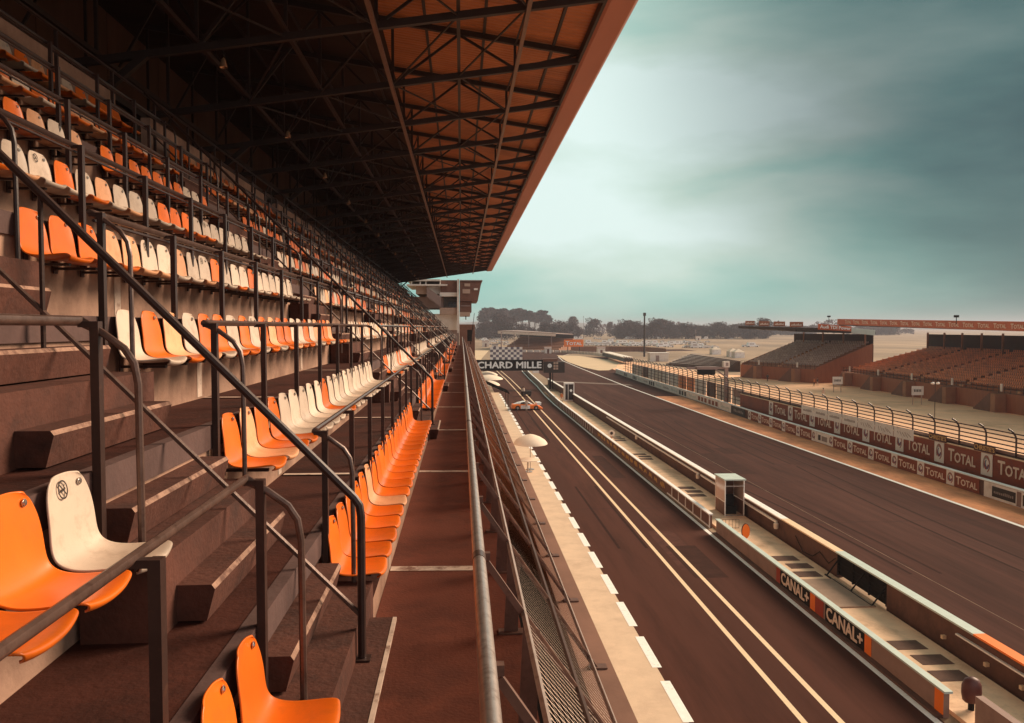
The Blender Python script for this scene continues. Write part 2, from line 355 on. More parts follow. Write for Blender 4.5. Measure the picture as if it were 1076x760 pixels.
# back wall of the top row, broken by openings at the aisles
mb = MB(); cuts = []
n = 0
yy = Y0
for n in range(0, 9):
    a = 4.05 if n == 0 else 5.67 + PER * (n - 1) + SEC_LEN + .6
    mb.box(-6.75, -6.552, yy, min(a, Y1), T(7) - .2, 16.42); yy = a + 1.75
    if yy > Y1: break
mb.build('back_wall', 'concrete', stand)
MB().box(-10.4, -6.76, Y0, Y1, 14.6, 15.0).build('rear_gangway', 'walk', stand)
mb = MB(); y = Y0
while y < Y1:
    mb.box(-10.5, -10.4, y, min(y + 4.05, Y1), 15.0, 21.27); y += 4.1
mb.build('rear_cladding', 'rear_clad', stand)
# painted row marks on the floors and risers
for i in range(18):
    y = 7.35 + 5.05 * i
    if y > Y1 - 1: break
    mb = MB()
    mb.poly([(-.65, y, ZW + .005), (.12, y - .03, ZW + .005), (.12, y + .11, ZW + .005), (-.65, y + .14, ZW + .005)])
    mb.poly([(-.655, y, ZW + .01), (-.655, y + .1, ZW + .01), (-.655, y + .1, T(0) - .02), (-.655, y, T(0) - .02)])
    mb.build('row_marking', 'floor_paint', stand)
    for k in range(1, 4):
        mb = MB()
        mb.poly([(e(k) - .06, y + .7, T(k) + .012), (e(k + 1) + .034, y + .7, T(k) + .012), (e(k + 1) + .034, y + .78, T(k) + .012), (e(k) - .06, y + .78, T(k) + .012)])
        mb.poly([(e(k + 1) + .004, y + .64, T(k) + .02), (e(k + 1) + .004, y + .78, T(k) + .02), (e(k + 1) + .004, y + .78, T(k + 1) - .17), (e(k + 1) + .004, y + .64, T(k + 1) - .17)])
        mb.build('row_marking', 'floor_paint', stand)

# stair flights
aisles = [(4.05, 5.66)] + [(5.67 + PER * n + SEC_LEN + .50, 5.67 + PER * (n + 1) - .03) for n in range(0, 7)]
aisles = [a for a in aisles if a[1] < Y1]
random.seed(3)
for n, (ya, yb) in enumerate(aisles):
    fl = MB()
    for k in range(1, 8): fl.box(e(k) + .03, e(k) + .38, ya - .25, yb + .2, (ZW if k == 1 else T(k - 1)) - .1, (ZW if k == 1 else T(k - 1)) + .38)
    f = fl.build('stair_flight', 'step_concrete', stand)
    blocks = []
    for k in range(1, 8):
        base = ZW if k == 1 else T(k - 1)
        for x0, z0 in ((e(k) + .57, base), (e(k) + .19, base + .38)):
            q = random.uniform(-.03, .03)
            top = z0 + .19
            pr = [(x0 - .20, z0 + .012), (x0 - .045, z0 + .012), (x0 - .004, top - .022), (x0 - .020, top), (x0 - .20, top)]
            blocks.append((pr, q, k, x0))
    if n < 2:
        for pr, q, k, x0 in blocks:
            b = MB().prism_y(pr, ya + q, yb + q); b.mi[4] = 1
            ms = ['step_concrete', 'worn_edge']
            if k == 1 and x0 > -.6:
                ms.append('floor_paint'); b.mat(2).box(x0 - .03, x0 - .004, ya + q + .01, yb + q - .01, pr[3][1] - .014, pr[3][1] + .004)
            b.build('step_block', ms, f)
    else:
        for pr, q, k, x0 in blocks: b = MB().prism_y(pr, ya + q, yb + q); b.mi[4] = 1; b.build('step_block', ['step_concrete', 'worn_edge'], f)

# roof
roof = bpy.data.objects.new('roof', None); COL.objects.link(roof); roof.parent = stand
YR0, YR1 = -30.0, 101.0
zb = lambda x: 18.95 - .145 * (3.1 - x)                 # bottom chord
zt = lambda x: 19.25 + .150 * (3.1 - x)                 # roof lining
M['ceiling_darkened'] = mat('darkened_lining', (.034, .013, .007), .85, .25, .8, stretch=(.4, 1.5, 1))  # rear lining: the darkness under the back of the roof is put into its colour
for xa, xb, m_ in ((3.2, -2.1, 'ceiling'), (-2.1, -11.0, 'ceiling_darkened')):
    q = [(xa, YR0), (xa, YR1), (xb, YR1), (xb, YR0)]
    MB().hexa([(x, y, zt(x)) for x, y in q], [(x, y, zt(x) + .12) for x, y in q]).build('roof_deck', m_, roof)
mb = MB().prism_y([(3.10, 18.92), (3.16, 18.86), (3.70, 18.90), (3.80, 19.0), (3.72, 19.55), (3.10, 19.55)], YR0, YR1)
mb.build('fascia', 'fascia', roof)
MB().bar((3.06, YR0, 19.0), (3.06, YR1, 19.0), .07, .22).build('eaves_beam', 'truss', roof)
MB().hexa([(3.1, YR1 - .1, zb(3.1)), (3.1, YR1, zb(3.1)), (-11, YR1, zb(-11)), (-11, YR1 - .1, zb(-11))], [(3.1, YR1 - .1, zt(3.1)), (3.1, YR1, zt(3.1)), (-11, YR1, zt(-11)), (-11, YR1 - .1, zt(-11))]).build('end_panel', 'truss', roof)
nodes = [3.0, 1.4, -.05, -1.75, -3.6, -5.4, -7.4, -9.4]
y = 1.0; ty = []
while y < YR1:
    ty.append(y); y += 4.1
for y in ty:
    t = MB()
    t.bar((3.06, y, zb(3.06)), (-9.6, y, zb(-9.6)), .13, .15)
    t.bar((3.06, y, zt(3.06) - .12), (-9.6, y, zt(-9.6) - .12), .12, .14)
    for i in range(1, len(nodes)):
        x = nodes[i]
        t.bar((x, y, zb(x)), (x, y, zt(x) - .15), .07, .07)
        xp = nodes[i - 1]
        if i % 2: t.bar((xp, y, zt(xp) - .18), (x, y, zb(x)), .06, .06)
        else: t.bar((xp, y, zb(xp)), (x, y, zt(x) - .18), .06, .06)
    t.build('roof_truss', 'truss', roof)
for x in (1.4, -1.75):
    MB().bar((x, YR0, zb(x) - .13), (x, YR1, zb(x) - .13), .09, .09).build('purlin', 'purlin', roof)
for x in (-.05, -3.6, -5.4, -7.4):
    MB().bar((x, YR0, zb(x) + .13), (x, YR1, zb(x) + .13), .08, .10).build('purlin', 'truss', roof)
for x in (2.4, .6, -.9, -2.7, -4.5, -6.4, -8.4):
    MB().bar((x, YR0, zt(x) - .04), (x, YR1, zt(x) - .04), .07, .08).build('purlin', 'truss', roof)
# wind bracing between the trusses, in the plane of the lower chords and of the webs
br = MB()
for i in range(len(ty) - 1):
    ya, yb = ty[i], ty[i + 1]
    for xa, xb in ((1.4, -.05), (-.05, -1.75), (-1.75, -3.6), (-3.6, -5.4)):
        if i % 2: xa, xb = xb, xa
        br.bar((xa, ya, zb(xa)), (xb, yb, zb(xb)), .035, .035)
    for x in (1.4, -1.75, -5.4):
        br.bar((x, ya, zb(x)), (x, yb, zt(x) - .2), .04, .04)
br.build('wind_bracing', 'truss', roof)
for y in ty[::2]:
    cb = MB()
    cb.bar((-8.0, y, 14.9), (-8.0, y, zb(-8.0)), .32, .32, (1, 0, 0)); cb.bar((-8.0, y, 16.2), (-6.4, y, zb(-6.4)), .14, .14); cb.bar((-8.0, y, 16.2), (-9.6, y, zb(-9.6)), .14, .14)
    cb.build('roof_column', 'truss', roof)
mb = MB()
for y0 in ty[:-1:2]:
    for z in (16.6, 17.3): mb.bar((-8.0, y0, z), (-8.0, min(y0 + 8.2, YR1), z), .14, .14)
    mb.bar((-8.0, y0, 15.3), (-8.0, min(y0 + 4.1, YR1), 17.2), .1, .1); mb.bar((-8.0, min(y0 + 8.2, YR1), 15.3), (-8.0, min(y0 + 4.1, YR1), 17.2), .1, .1)
mb.build('column_bracing', 'truss', roof)

# lamps hung from the lower chords
lp = MB().lathe([(.03, .42), (.05, .40), (.10, .34), (.13, .2), (.17, .06), (.18, 0), (.165, .0), (.12, .12), (.03, .2)], n=14)
lamp_me = lp.mesh('lamp_shade', mat('lamp_reflector', (.62, .40, .24), .25, .1, 5, metal=.7), True)
rod_me = MB().tube([(0, 0, .40), (0, 0, .95)], .015, 6).mesh('hanger_rod', 'truss')
i = 0
for y in [11.2 + 6.3 * j for j in range(14)]:
    l = thing('ceiling_lamp', f'small domed lamp hanging from the dark roof trusses, {ORD[i]} one counted from the camera', 'lamp', (-4.9, y, zb(-4.9) - .42), 0, 'lamps under the grandstand roof')
    l.scale = (.48, .48, .48); link('lamp_shade', lamp_me, l); link('hanger_rod', rod_me, l); i += 1

# ------------------------------------------------------------------ seats
def seat_mesh(name, m, lv):
    # profile from the curled front lip back over the pan and up the back; x forward, y across, z up
    P = [(.352, -.034, .150), (.380, -.026, .168), (.396, -.004, .186), (.378, .012, .196), (.32, .010, .204), (.24, .000, .210), (.15, -.006, .212), (.075, .006, .210), (.036, .040, .207), (.016, .100, .203), (.002, .180, .197), (-.010, .260, .188), (-.020, .325, .172), (-.026, .362, .150), (-.028, .380, .118)]
    U = [-1, -.86, -.55, -.2, .2, .55, .86, 1]
    vs = []; nu = len(U)
    for i, (x, z, w) in enumerate(P):
        for u in U:
            a = abs(u); back = max(0, min(1, (z - .03) / .15)) if i > 6 else 0
            lift = (a ** 3) * .020
            xx = x + lift * back * 1.0 - (0 if i > 3 else .018 * a * a)
            zz = z + lift * (1 - back) * (1 if i > 1 else .5)
            if i > 11: zz -= (a ** 4) * .018
            vs.append((xx, w * u, zz))
    fs = [[i * nu + j, i * nu + j + 1, (i + 1) * nu + j + 1, (i + 1) * nu + j] for i in range(len(P) - 1) for j in range(nu - 1)]
    me = bpy.data.meshes.new(name); me.from_pydata(vs, [], fs)
    bm = bmesh.new(); bm.from_mesh(me); bmesh.ops.recalc_face_normals(bm, faces=bm.faces)
    if sum(f.normal.z for f in bm.faces) < 0: bmesh.ops.reverse_faces(bm, faces=bm.faces)
    bm.to_mesh(me); bm.free()
    o = bpy.data.objects.new('t', me); COL.objects.link(o)
    if lv:
        s = o.modifiers.new('s', 'SUBSURF'); s.levels = lv; s.render_levels = lv
        so = o.modifiers.new('so', 'SOLIDIFY'); so.thickness = .009; so.offset = -1
    dg = bpy.context.evaluated_depsgraph_get(); out = bpy.data.meshes.new_from_object(o.evaluated_get(dg))
    COL.objects.unlink(o); bpy.data.objects.remove(o)
    out.polygons.foreach_set('use_smooth', [True] * len(out.polygons)); out.materials.clear(); out.materials.append(M[m]); out.name = name
    return out
SM = {(c, l): seat_mesh('shell', m, l) for c, m in (('o', 'orange'), ('f', 'faded'), ('w', 'cream')) for l in (0, 1, 2)}
bolt_me = MB().lathe([(.0165, 0), (.0165, .004), (.012, .0045), (.011, .009), (.001, .010)], n=10)
bm_ = bolt_me
_bv = [(v[2] + .0, v[0], v[1]) for v in bolt_me.v]
bolt_mb = MB(); bolt_mb.v = [(x * .999 + .003, y + .118, z + .325) for x, y, z in _bv]; bolt_mb.f = bolt_me.f; bolt_mb.mi = bolt_me.mi
bolt_mb.v = [(x - .012, y, z) for x, y, z in bolt_mb.v]
BOLT = bolt_mb.mesh('bolt', 'bolt')
# no-smoking roundel: ring, bar, cigarette; on the seat back, following its lean
st = MB(); n = 24
def onback(y, z): return (-.0165 + (.325 - z) * .16 + .006, y, z)
cy_, cz_ = -.03, .315
for j in range(n):
    a0, a1 = 2 * PI * j / n, 2 * PI * (j + 1) / n
    q = [(cy_ + rr * math.cos(a), cz_ + rr * math.sin(a)) for rr, a in ((.034, a0), (.034, a1), (.041, a1), (.041, a0))]
    st.hexa([onback(*p) for p in q], [(onback(*p)[0] + .0015, p[0], p[1]) for p in q])
def strip_(p, q_, w):
    dy, dz = q_[0] - p[0], q_[1] - p[1]; l = math.hypot(dy, dz); ny, nz = -dz / l * w, dy / l * w
    q = [(p[0] + ny, p[1] + nz), (q_[0] + ny, q_[1] + nz), (q_[0] - ny, q_[1] - nz), (p[0] - ny, p[1] - nz)]
    st.hexa([onback(*c) for c in q], [(onback(*c)[0] + .0018, c[0], c[1]) for c in q])
strip_((cy_ - .025, cz_ + .025), (cy_ + .025, cz_ - .025), .003)
strip_((cy_ - .022, cz_ - .008), (cy_ + .02, cz_ + .004), .004)
strip_((cy_ + .012, cz_ + .010), (cy_ + .018, cz_ + .022), .0015)
STICK = st.mesh('no_smoking_sign', 'near_black')
brk = MB().box(-.045, -.012, -.03, .03, .06, .10).box(-.045, .28, -.02, .02, -.05, -.030).box(-.05, -.038, -.03, .03, -.08, .10)
BRACKET = brk.mesh('bracket', 'rail_dark')
CNAME = {'o': 'orange', 'f': 'faded orange', 'w': 'off-white'}
ROWN = ['front row beside the walkway', 'second row', 'third row', 'fourth row', 'fifth row', 'sixth row', 'seventh row', 'top row']
random.seed(11)
explicit = {(1, 0): 'oofowwwwowwwwwwwwwwww', (1, 1): 'ofoofwwwofwwwwwwwwwww', (1, 2): 'wofwoowowofoowwowfoof', (1, 3): 'oooffwwfwwowwwowwwwww', (1, 4): 'wofwwowfwwwooowwwwwww'}
explicit[(1, 0)] = 'ooooofooooooooooooooo'
explicit[(1, 1)] = 'ofoowwwwwowwwwwwwwwww'
cands = []
def addseat(s, k, idx, y, c):
    x = -(.55 + d * k) - .396; z = 10.23 + r * k
    if k == 0 and False: pass
    dist = math.sqrt(x * x + y * y + (z - H) ** 2)
    vis = inframe((x + .2, y, z + .15), 25)
    cands.append((0 if vis else 1, dist, s, k, idx, y, x, z, c))
for k in range(0, 3):
    for i in range(4):
        c = {0: 'ooof', 1: 'woof', 2: 'fwow'}[k][i]
        addseat(0, k, i, 3.62 - SEAT_P * i, c)
for s in range(1, 9):
    for k in range(8):
        for i in range(21):
            y = 5.67 + PER * (s - 1) + .33 + (0, .10, .18, .36, .2, .3, .1, .25)[k] + SEAT_P * i
            if y > 5.67 + PER * (s - 1) + SEC_LEN - .05: continue
            if y > Y1 - .5: continue
            if (s, k) in explicit: c = explicit[(s, k)][i]
            elif k == 0: c = 'o' if random.random() < .93 else 'f'
            elif k == 1: c = 'w' if random.random() < .88 else 'o'
            elif k >= 5: c = random.choices('ofw', (6, 3, 2))[0]
            else: c = random.choices('ofw', (4, 2, 6) if k < 5 else (4, 3, 4))[0]
            if k >= 5 and random.random() < .03: continue
            addseat(s, k, i, y, c)
cands.sort()
far = {'o': MB(), 'f': MB(), 'w': MB()}
FARSHELL = {}
for c in 'ofw':
    me = SM[(c, 0)]; FARSHELL[c] = ([tuple(v.co) for v in me.vertices], [list(p.vertices) for p in me.polygons])
farmb = MB(); cnt = 0
for vis, dist, s, k, idx, y, x, z, c in cands:
    if vis == 0 and cnt < 300:
        cnt += 1
        if s == 0: where = f'{ORD[idx]} from the nearest stair aisle towards the camera'
        elif s == 1: where = f'{ORD[idx]} past the nearest stair aisle'
        else: where = f'{ORD[idx]} past the {ORD[s - 1]} stair aisle from the camera'
        stick = c == 'w' and (random.random() < .3 or (s == 0 and k == 1)) and dist < 14
        lab = f'{CNAME[c]} plastic seat, {where}, {ROWN[k]}'
        if len(lab.split()) > 16: lab = lab.replace(' from the camera', '')
        lab = ' '.join(lab.split()[:16])
        t = thing('stadium_seat', lab, 'seat', (x + random.uniform(-.004, .004), y + random.uniform(-.006, .006), z), random.uniform(-.02, .02), 'plastic seats in rows of the grandstand')
        lv = 2 if dist < 9 else 1
        link('shell', SM[(c, lv)], t); link('bracket', BRACKET, t)
        if dist < 16: link('bolt', BOLT, t)
        if stick: link('no_smoking_sign', STICK, t)
    elif not (vis and s == 0):
        if vis and dist > 40: continue
        v, f = FARSHELL[c]; farmb.mat('ofw'.index(c)); farmb.add(v, f, Matrix.Translation((x, y, z)))
fo = farmb.build('distant_seats', ['orange', 'faded', 'cream'], None, True)
stuff(fo, 'orange and off-white plastic seats filling the far blocks of the grandstand', 'seats')

# ------------------------------------------------------------------ guardrails of the rows
def arc_end(x, y, z, sgn, zbot):
    return [(x, y, z), (x + .10, y, z - .055), (x + .20, y, z - .13), (x + .245, y, z - .20), (x + .262, y, z - .30), (x + .268, y, zbot)]
secs = [(-5.5, 4.0)] + [(5.67 + PER * n + .12, 5.67 + PER * n + SEC_LEN + .2) for n in range(8)]
for s, (ya, yb) in enumerate(secs):
    if ya > Y1 - 2: continue
    yb = min(yb, Y1 - .3)
    for k in range(1, 8):
        if s == 0 and k > 4: continue
        x = e(k) - .02; z = T(k) + .72
        blk = 'in the block nearest the camera' if s == 0 else ('just past the nearest stair aisle' if s == 1 else f'past the {ORD[s - 1]} stair aisle')
        g = thing('guardrail', f'dark tube guardrail in front of the {ROWN[k]} of seats, {blk}', 'railing', (0, 0, 0), 0, 'guardrails along the seat rows')
        if len(g['label'].split()) > 16: g['label'] = f'dark guardrail along the {ROWN[k]}, {blk}'
        base = (ZW if k == 1 else T(k - 1))
        lo, hi = (ya + .05, yb - .02)
        near = [] if s == 0 else arc_end(x, lo, z, -1, base + .2)[::-1]
        farr = arc_end(x, hi, z, 1, base + .2)
        path = (near or [(x, ya, z)]) + farr
        nn = 8 if s < 2 else 5
        MB().tube(path, .0175, nn).build('top_rail', 'rail_worn' if k < 4 else 'rail_dark', g, True)
        if k > 2: MB().tube([(x + .02, lo, z - .055), (x + .02, hi, z - .055)], .012, 6).build('second_rail', 'rail_dark', g, True)
        ys = []; y = hi
        step = (hi - lo) / max(2, round((hi - lo) / 1.33))
        while y >= lo - .01: ys.append(y); y -= step
        if s < 3:
            for y in ys:
                if s == 0 and y < 1.0: continue
                MB().box(x + .052, x + .092, y - .025, y + .025, T(k) - .33, z - .002).box(x - .004, x + .0515, y - .02, y + .02, z - .03, z - .003).build('post', 'rail_dark', g)
        else:
            pm_ = MB().box(.052, .092, -.025, .025, -.33, .72).box(-.004, .0515, -.02, .02, .69, .717).mesh('post', 'rail_dark')
            for y in ys: link('post', pm_, g, (x, y, T(k)))
# stair handrails
for n, (ya, yb) in enumerate(aisles):
    y = (ya + yb) / 2 + .07
    h = thing('stair_handrail', f'sloping dark handrail down the middle of the {ORD[n]} stair aisle from the camera', 'handrail', (0, 0, 0), 0, 'handrails of the stair aisles')
    zl = lambda x: 10.965 + (-x - .631) * 1.0066
    zl2 = lambda x: 10.298 + (-x - .648) * 1.0066
    xt = -6.3
    MB().tube([(-.606, y, 9.99), (-.606, y, 10.86), (-.615, y, 10.93), (-.645, y, 10.975)] + [(xx, y, zl(xx)) for xx in (-1.0, -3.0, xt)], .025, 8 if n < 2 else 6).build('top_rail', 'rail_dark', h, True)
    MB().tube([(-.615, y, zl2(-.615)), (xt, y, zl2(xt))], .0165, 6).build('lower_rail', 'rail_worn', h, True)
    MB().box(-.66, -.555, y - .05, y + .05, 9.992, 10.002).build('foot_plate', 'rail_dark', h)
    for k in range(3, 8, 2):
        xx = e(k) + .1
        MB().tube([(xx, y, T(k - 1) + .55), (xx, y, zl(xx))], .016, 6).build('post', 'rail_dark', h, True)

# rail behind the top row
g = thing('back_rail', 'dark railing with two tubes running along the back of the top row', 'railing')
MB().tube([(-6.45, 9, 16.75), (-6.45, Y1, 16.75)], .028, 6).build('top_rail', 'rail_dark', g)
pm_ = MB().box(-6.48, -6.43, -.025, .025, T(7), 16.74).mesh('post', 'rail_dark'); y = 9.5
while y < Y1: link('post', pm_, g, (0, y, 0)); y += 2.1

# ------------------------------------------------------------------ parapet in front of the walkway
gp = thing('parapet_guard', 'steel parapet with pale top tube and sloping expanded metal panels beside the walkway', 'railing')
ty_ = 0
segs = [-5.5 + 5.96 * i for i in range(20)]
MB().tube([(.087, Y0 + .5, 10.8), (.087, Y1, 10.8)], .034, 14).build('top_rail', 'galv', gp, True)
sl = MB()
for y in (4.15, 10.2, 16.2, 22.2, 28.3, 40, 52): sl.tube([(.087, y, 10.8), (.087, y + .10, 10.8)], .0365, 14)
sl.build('rail_sleeve', 'rail_worn', gp, True)
dirv = Vector((.863, 0, -1.25)).normalized()
ys = []; y = -2.95
while y < Y1: ys.append(y); y += 1.46
pa = lambda t: (.087 + .863 * t, 10.8 - 1.25 * t)
b = MB(); (xa, za), (xb, zb_) = pa(.05), pa(1.04)
b.bar((xa, 0, za), (xb, 0, zb_), .012, .034, (1, 0, .69)); b.bar((xa, .022, za + .02), (xb, .022, zb_ + .02), .034, .006, (1, 0, .69))
b.box(.07, .15, -.012, .03, 10.75, 10.79)
b.prism_y([(.30, ZW), (.40, ZW), (.42, 10.36), (.33, 10.43)], -.007, .007)
b.box(.26, .44, -.05, .05, ZW, ZW + .012)
b.box(.92, 1.05, -.03, .05, 9.522, 9.534)
brace_me = b.mesh('brace', 'brace_steel')
for y in ys: link('brace', brace_me, gp, (0, y, 0))
for t, nm in ((.285, 'mesh_rim'), (.97, 'mesh_rim'), (.63, 'mesh_rim')):
    x, z = pa(t); MB().bar((x, Y0, z + .01), (x, Y1, z + .01), .03 if t != .63 else .05, .022, (1, 0, .69)).build(nm, 'galv' if t != .63 else 'rail_dark', gp)
# expanded metal: diamond strands as real bars near the camera
def emesh(y0, y1, pitch_y, pitch_t, w):
    mb = MB(); L_ = 1.519; t0, t1 = .29, .965
    nrow = int((t1 - t0) * L_ / pitch_t); nv = Vector((1.25, 0, .863)).normalized()
    ncol = int((y1 - y0) / pitch_y)
    def pt(a, y, off=0): x, z = pa(t0 + a / L_); v = Vector((x, y, z)) + nv * off; return v
    for rI in range(nrow):
        for c in range(ncol):
            yy = y0 + (c + (.5 if rI % 2 else 0)) * pitch_y
            a = rI * pitch_t
            A = pt(a, yy); B1 = pt(a + pitch_t, yy + pitch_y / 2, 0); B2 = pt(a + pitch_t, yy - pitch_y / 2, 0)
            for B in (B1, B2):
                dd = (B - A).normalized(); s_ = dd.cross(nv).normalized() * w + nv * w * .12
                n = len(mb.v); mb.v += [tuple(A - s_), tuple(A + s_), tuple(B + s_), tuple(B - s_)]; mb.face([n, n + 1, n + 2, n + 3])
    return mb
emesh(1.2, 10.0, .066, .070, .0080).build('mesh_panel', 'mesh_steel', gp)
emesh(10.0, 24.0, .11, .09, .024).build('mesh_panel', 'mesh_steel', gp)
emesh(24.0, Y1, .30, .14, .058).build('mesh_panel', 'mesh_steel', gp)

# ------------------------------------------------------------------ building past the end of the stand
bl = thing('control_building', 'tiered white and brown building with balcony boxes beyond the end of the grandstand', 'building', (0, 0, 0))
BY = 112.0
def P(px, py, Y=BY): r_ = ray(px, py); return r_[0] * Y, 12 + r_[1] * Y
def pbox(x0, y0, x1, y1, Ya, Yb, name, m, par=bl):
    a = P(x0, y1, Ya); b = P(x1, y0, Ya); return MB().box(a[0], b[0], Ya, Yb, a[1], b[1]).build(name, m, par)
pbox(430, 330, 480.5, 347, 113, 124, 'lower_wall', 'bwhite'); pbox(430, 345, 482, 390, 113.2, 124, 'base_wall', 'bgrey')
pbox(462, 323.5, 480.5, 330.5, 112, 124, 'floor_band', 'bbeige')
pbox(430, 312, 466, 324, 114, 124, 'back_wall', 'bgrey'); pbox(463, 311, 481, 323.5, 117, 124, 'recess_wall', 'bwhite')
w = pbox(471, 317.5, 479.5, 323, 116.6, 117, 'window', 'dark_glass'); pbox(470, 316.2, 480.4, 317.4, 116.3, 117, 'window_frame', 'bwhite', w)
pbox(462, 307.5, 481, 311.5, 112, 124, 'floor_slab', 'bwhite'); pbox(463, 294.5, 481, 307.5, 112.4, 124, 'upper_wall', 'brown_panel')
pbox(437, 300, 449, 309, 112.6, 124, 'side_wall', 'bbeige'); pbox(449, 301, 463, 309, 113, 124, 'upper_recess', 'bwhite')
a = P(448.5, 302); b = P(463.5, 312.5); c = P(463.5, 323); d_ = P(448.5, 312)
MB().prism_y([a, b, c, d_], 111.6, 112.3).build('stair_side', 'bgrey', bl)
pbox(427, 298.8, 470, 300.2, 111.5, 124, 'roof_slab', 'bwhite'); pbox(427, 293.6, 463, 295.2, 111.5, 124, 'roof_canopy', 'bwhite')
for x in (432, 441, 447, 462): pbox(x, 295, x + 1, 299, 111.7, 112, 'roof_post', 'bwhite')
pbox(433, 296.8, 462, 298.2, 113, 124, 'roof_window', 'dark_glass')
pbox(480.4, 293.5, 482.6, 350, 111.4, 112.4, 'white_pier', 'bwhite')
pbox(483, 294.4, 507, 295.4, 111, 123, 'balcony_roof', 'bgrey'); 
a = P(483, 316.5, 111.3); b = P(502, 316.5, 111.3); c = P(506, 296, 111.3); d_ = P(483, 296, 111.3)
bx = MB().prism_y([a, b, c, d_], 111.3, 123).build('balcony_box', 'brown_panel', bl)
pbox(488, 298, 494, 301, 111.1, 111.29, 'window', 'bbeige', bx); pbox(486, 304, 494, 308.5, 111.1, 111.29, 'window', 'bbeige', bx); pbox(498, 303, 502, 305, 111.1, 111.29, 'window', 'bwhite', bx)
pbox(483, 317, 495.5, 328, 112, 122, 'lower_balcony', 'brown_panel'); pbox(483, 328, 494, 332, 112, 122, 'balcony_floor', 'bbeige')
pbox(484, 321, 494, 322, 111.8, 111.98, 'balcony_rail', 'bgrey')
pbox(489, 332, 490, 336, 113, 114, 'hanging_speaker', 'black')
pbox(483, 341, 499, 420, 113, 124, 'link_block', 'brown_panel')
fl_ = thing('flagpole', 'thin leaning pole beside the control building balcony', 'pole', (0, 0, 0))
a = P(494.5, 346, 108); b = P(498.5, 329, 108); MB().tube([(a[0], 108, a[1] - 2), (b[0], 108.2, b[1])], [.06, .03], 6).build('pole', 'black', fl_)
pb = P(491, 349, 108); fl_2 = MB().box(pb[0], pb[0] + .6, 107.8, 108.2, pb[1] - 1.2, pb[1] + .3); fl_2.build('base_box', 'black', fl_)

# ------------------------------------------------------------------ things on the apron
def parasol(x, y, rad, h, lab, sq=1.0):
    t = thing('parasol', lab, 'parasol', (x, y, .012), 0, 'white parasols over the garage apron')
    p = MB().lathe([(rad * 1.0, h), (rad * .97, h + .10), (rad * .85, h + .32), (rad * .6, h + .55), (rad * .3, h + .72), (.05, h + .82), (.04, h + .80), (rad * .6, h + .50), (rad * .98, h - .02)], n=20)
    p.v = [(a, b * sq, c) for a, b, c in p.v]
    p.build('canopy', 'canvas', t, True); MB().tube([(0, 0, 0), (0, 0, h + .75)], .03, 8).build('pole', 'galv', t, True); MB().lathe([(.35, 0), (.35, .06), (.05, .1)], n=14).build('base', 'galv', t)
parasol(5.75, 68.3, 1.45, 2.2, 'cream white parasol standing alone over the pale garage apron, nearest to the camera', 1.2)
tb_ = thing('round_table', 'round white table under the nearest cream parasol on the apron', 'table', (5.45, 67.2, .012))
MB().lathe([(.95, .98), (1.0, 1.0), (1.0, 1.05), (.02, 1.06)], n=20).build('table_top', 'canvas', tb_, True); MB().lathe([(.4, 0), (.4, .05), (.06, .1), (.06, .97)], n=12).build('leg', 'galv', tb_)
parasol(4.9, 148, 2.6, 2.6, 'wide cream parasol nearest the black awning, far along the apron', 1.3)
parasol(5.0, 160, 2.1, 2.6, 'white parasol just beyond the wide cream one', 1.3)
parasol(4.7, 138, 1.8, 2.2, 'small white parasol between the black awning and wide cream parasol', 1.3)
M['awning'] = mat('awning_fabric', (.006, .005, .005), 1, .2, 3, spec=0)
aw = thing('black_awning', 'black fabric awning tilted over the apron edge before the far parasols', 'awning')
MB().hexa([(3.6, 116, 3.9), (6.8, 116, 2.5), (6.8, 123, 2.5), (3.6, 123, 3.9)], [(3.6, 116, 4.0), (6.8, 116, 2.6), (6.8, 123, 2.6), (3.6, 123, 4.0)]).build('canopy', 'awning', aw)
for yy in (116.2, 122.8): MB().tube([(6.6, yy, 0), (6.6, yy, 2.55)], .04, 6).build('post', 'black', aw)

# ------------------------------------------------------------------ pit wall
def wallpts(y): return 14.78
pw = thing('pit_wall', 'low pit wall with white capping and grey boards nearest the camera', 'wall')
MB().box(14.74, 14.92, 23.8, 46.3, 0, .80).build('wall_board', 'wall_purple', pw)
MB().box(14.70, 14.97, 23.7, 46.4, .80, .87).build('capping', 'mint', pw)
MB().box(14.5, 14.74, 23.8, 46.3, 0, .10).build('foot_kerb', 'armco_conc', pw)
MB().box(14.715, 14.737, 23.8, 24.25, .05, .79).build('end_stripe', 'sign_orange', pw)
# banners
def canal(yc, lab):
    t = thing('black_banner', lab, 'banner', (14.735, yc, .43), 0, 'black lettered banners on the pit wall')
    MB().box(-.012, -.002, -1.62, 1.62, -.37, .37).build('panel', 'black', t)
    me = embolden(text_mesh('CANAL+', .74, .004, .0, sx=1.06), .022); put_text('lettering', me, 'letter', t, Matrix.Translation((-.018, .0, .0)) @ LEFTFACE)
    MB().box(-.012, -.002, -2.12, -1.63, -.37, .37).build('orange_stripe', 'sign_orange', t)
    return t
ca = canal(35.05, 'black banner with pale lettering on the pit wall, farther of two from the camera')
MB().box(-.012, -.002, -2.9, -2.13, -.37, .37).build('red_stripe', 'red_ink', ca); MB().box(-.012, -.002, 1.63, 2.1, -.37, .37).build('red_stripe', 'red_ink', ca)
canal(30.35, 'black banner with pale lettering on the pit wall, nearest the camera')
pw2 = thing('pit_wall', 'long far pit wall of brown panels set between white posts beneath a white rail', 'wall')
pw2y = [(47.6, 14.78), (80, 14.75), (110, 14.75), (125, 14.75), (140, 15.1), (165, 15.9), (190, 16.4), (222, 17.2)]
a = MB(); b = MB(); cpr = MB()
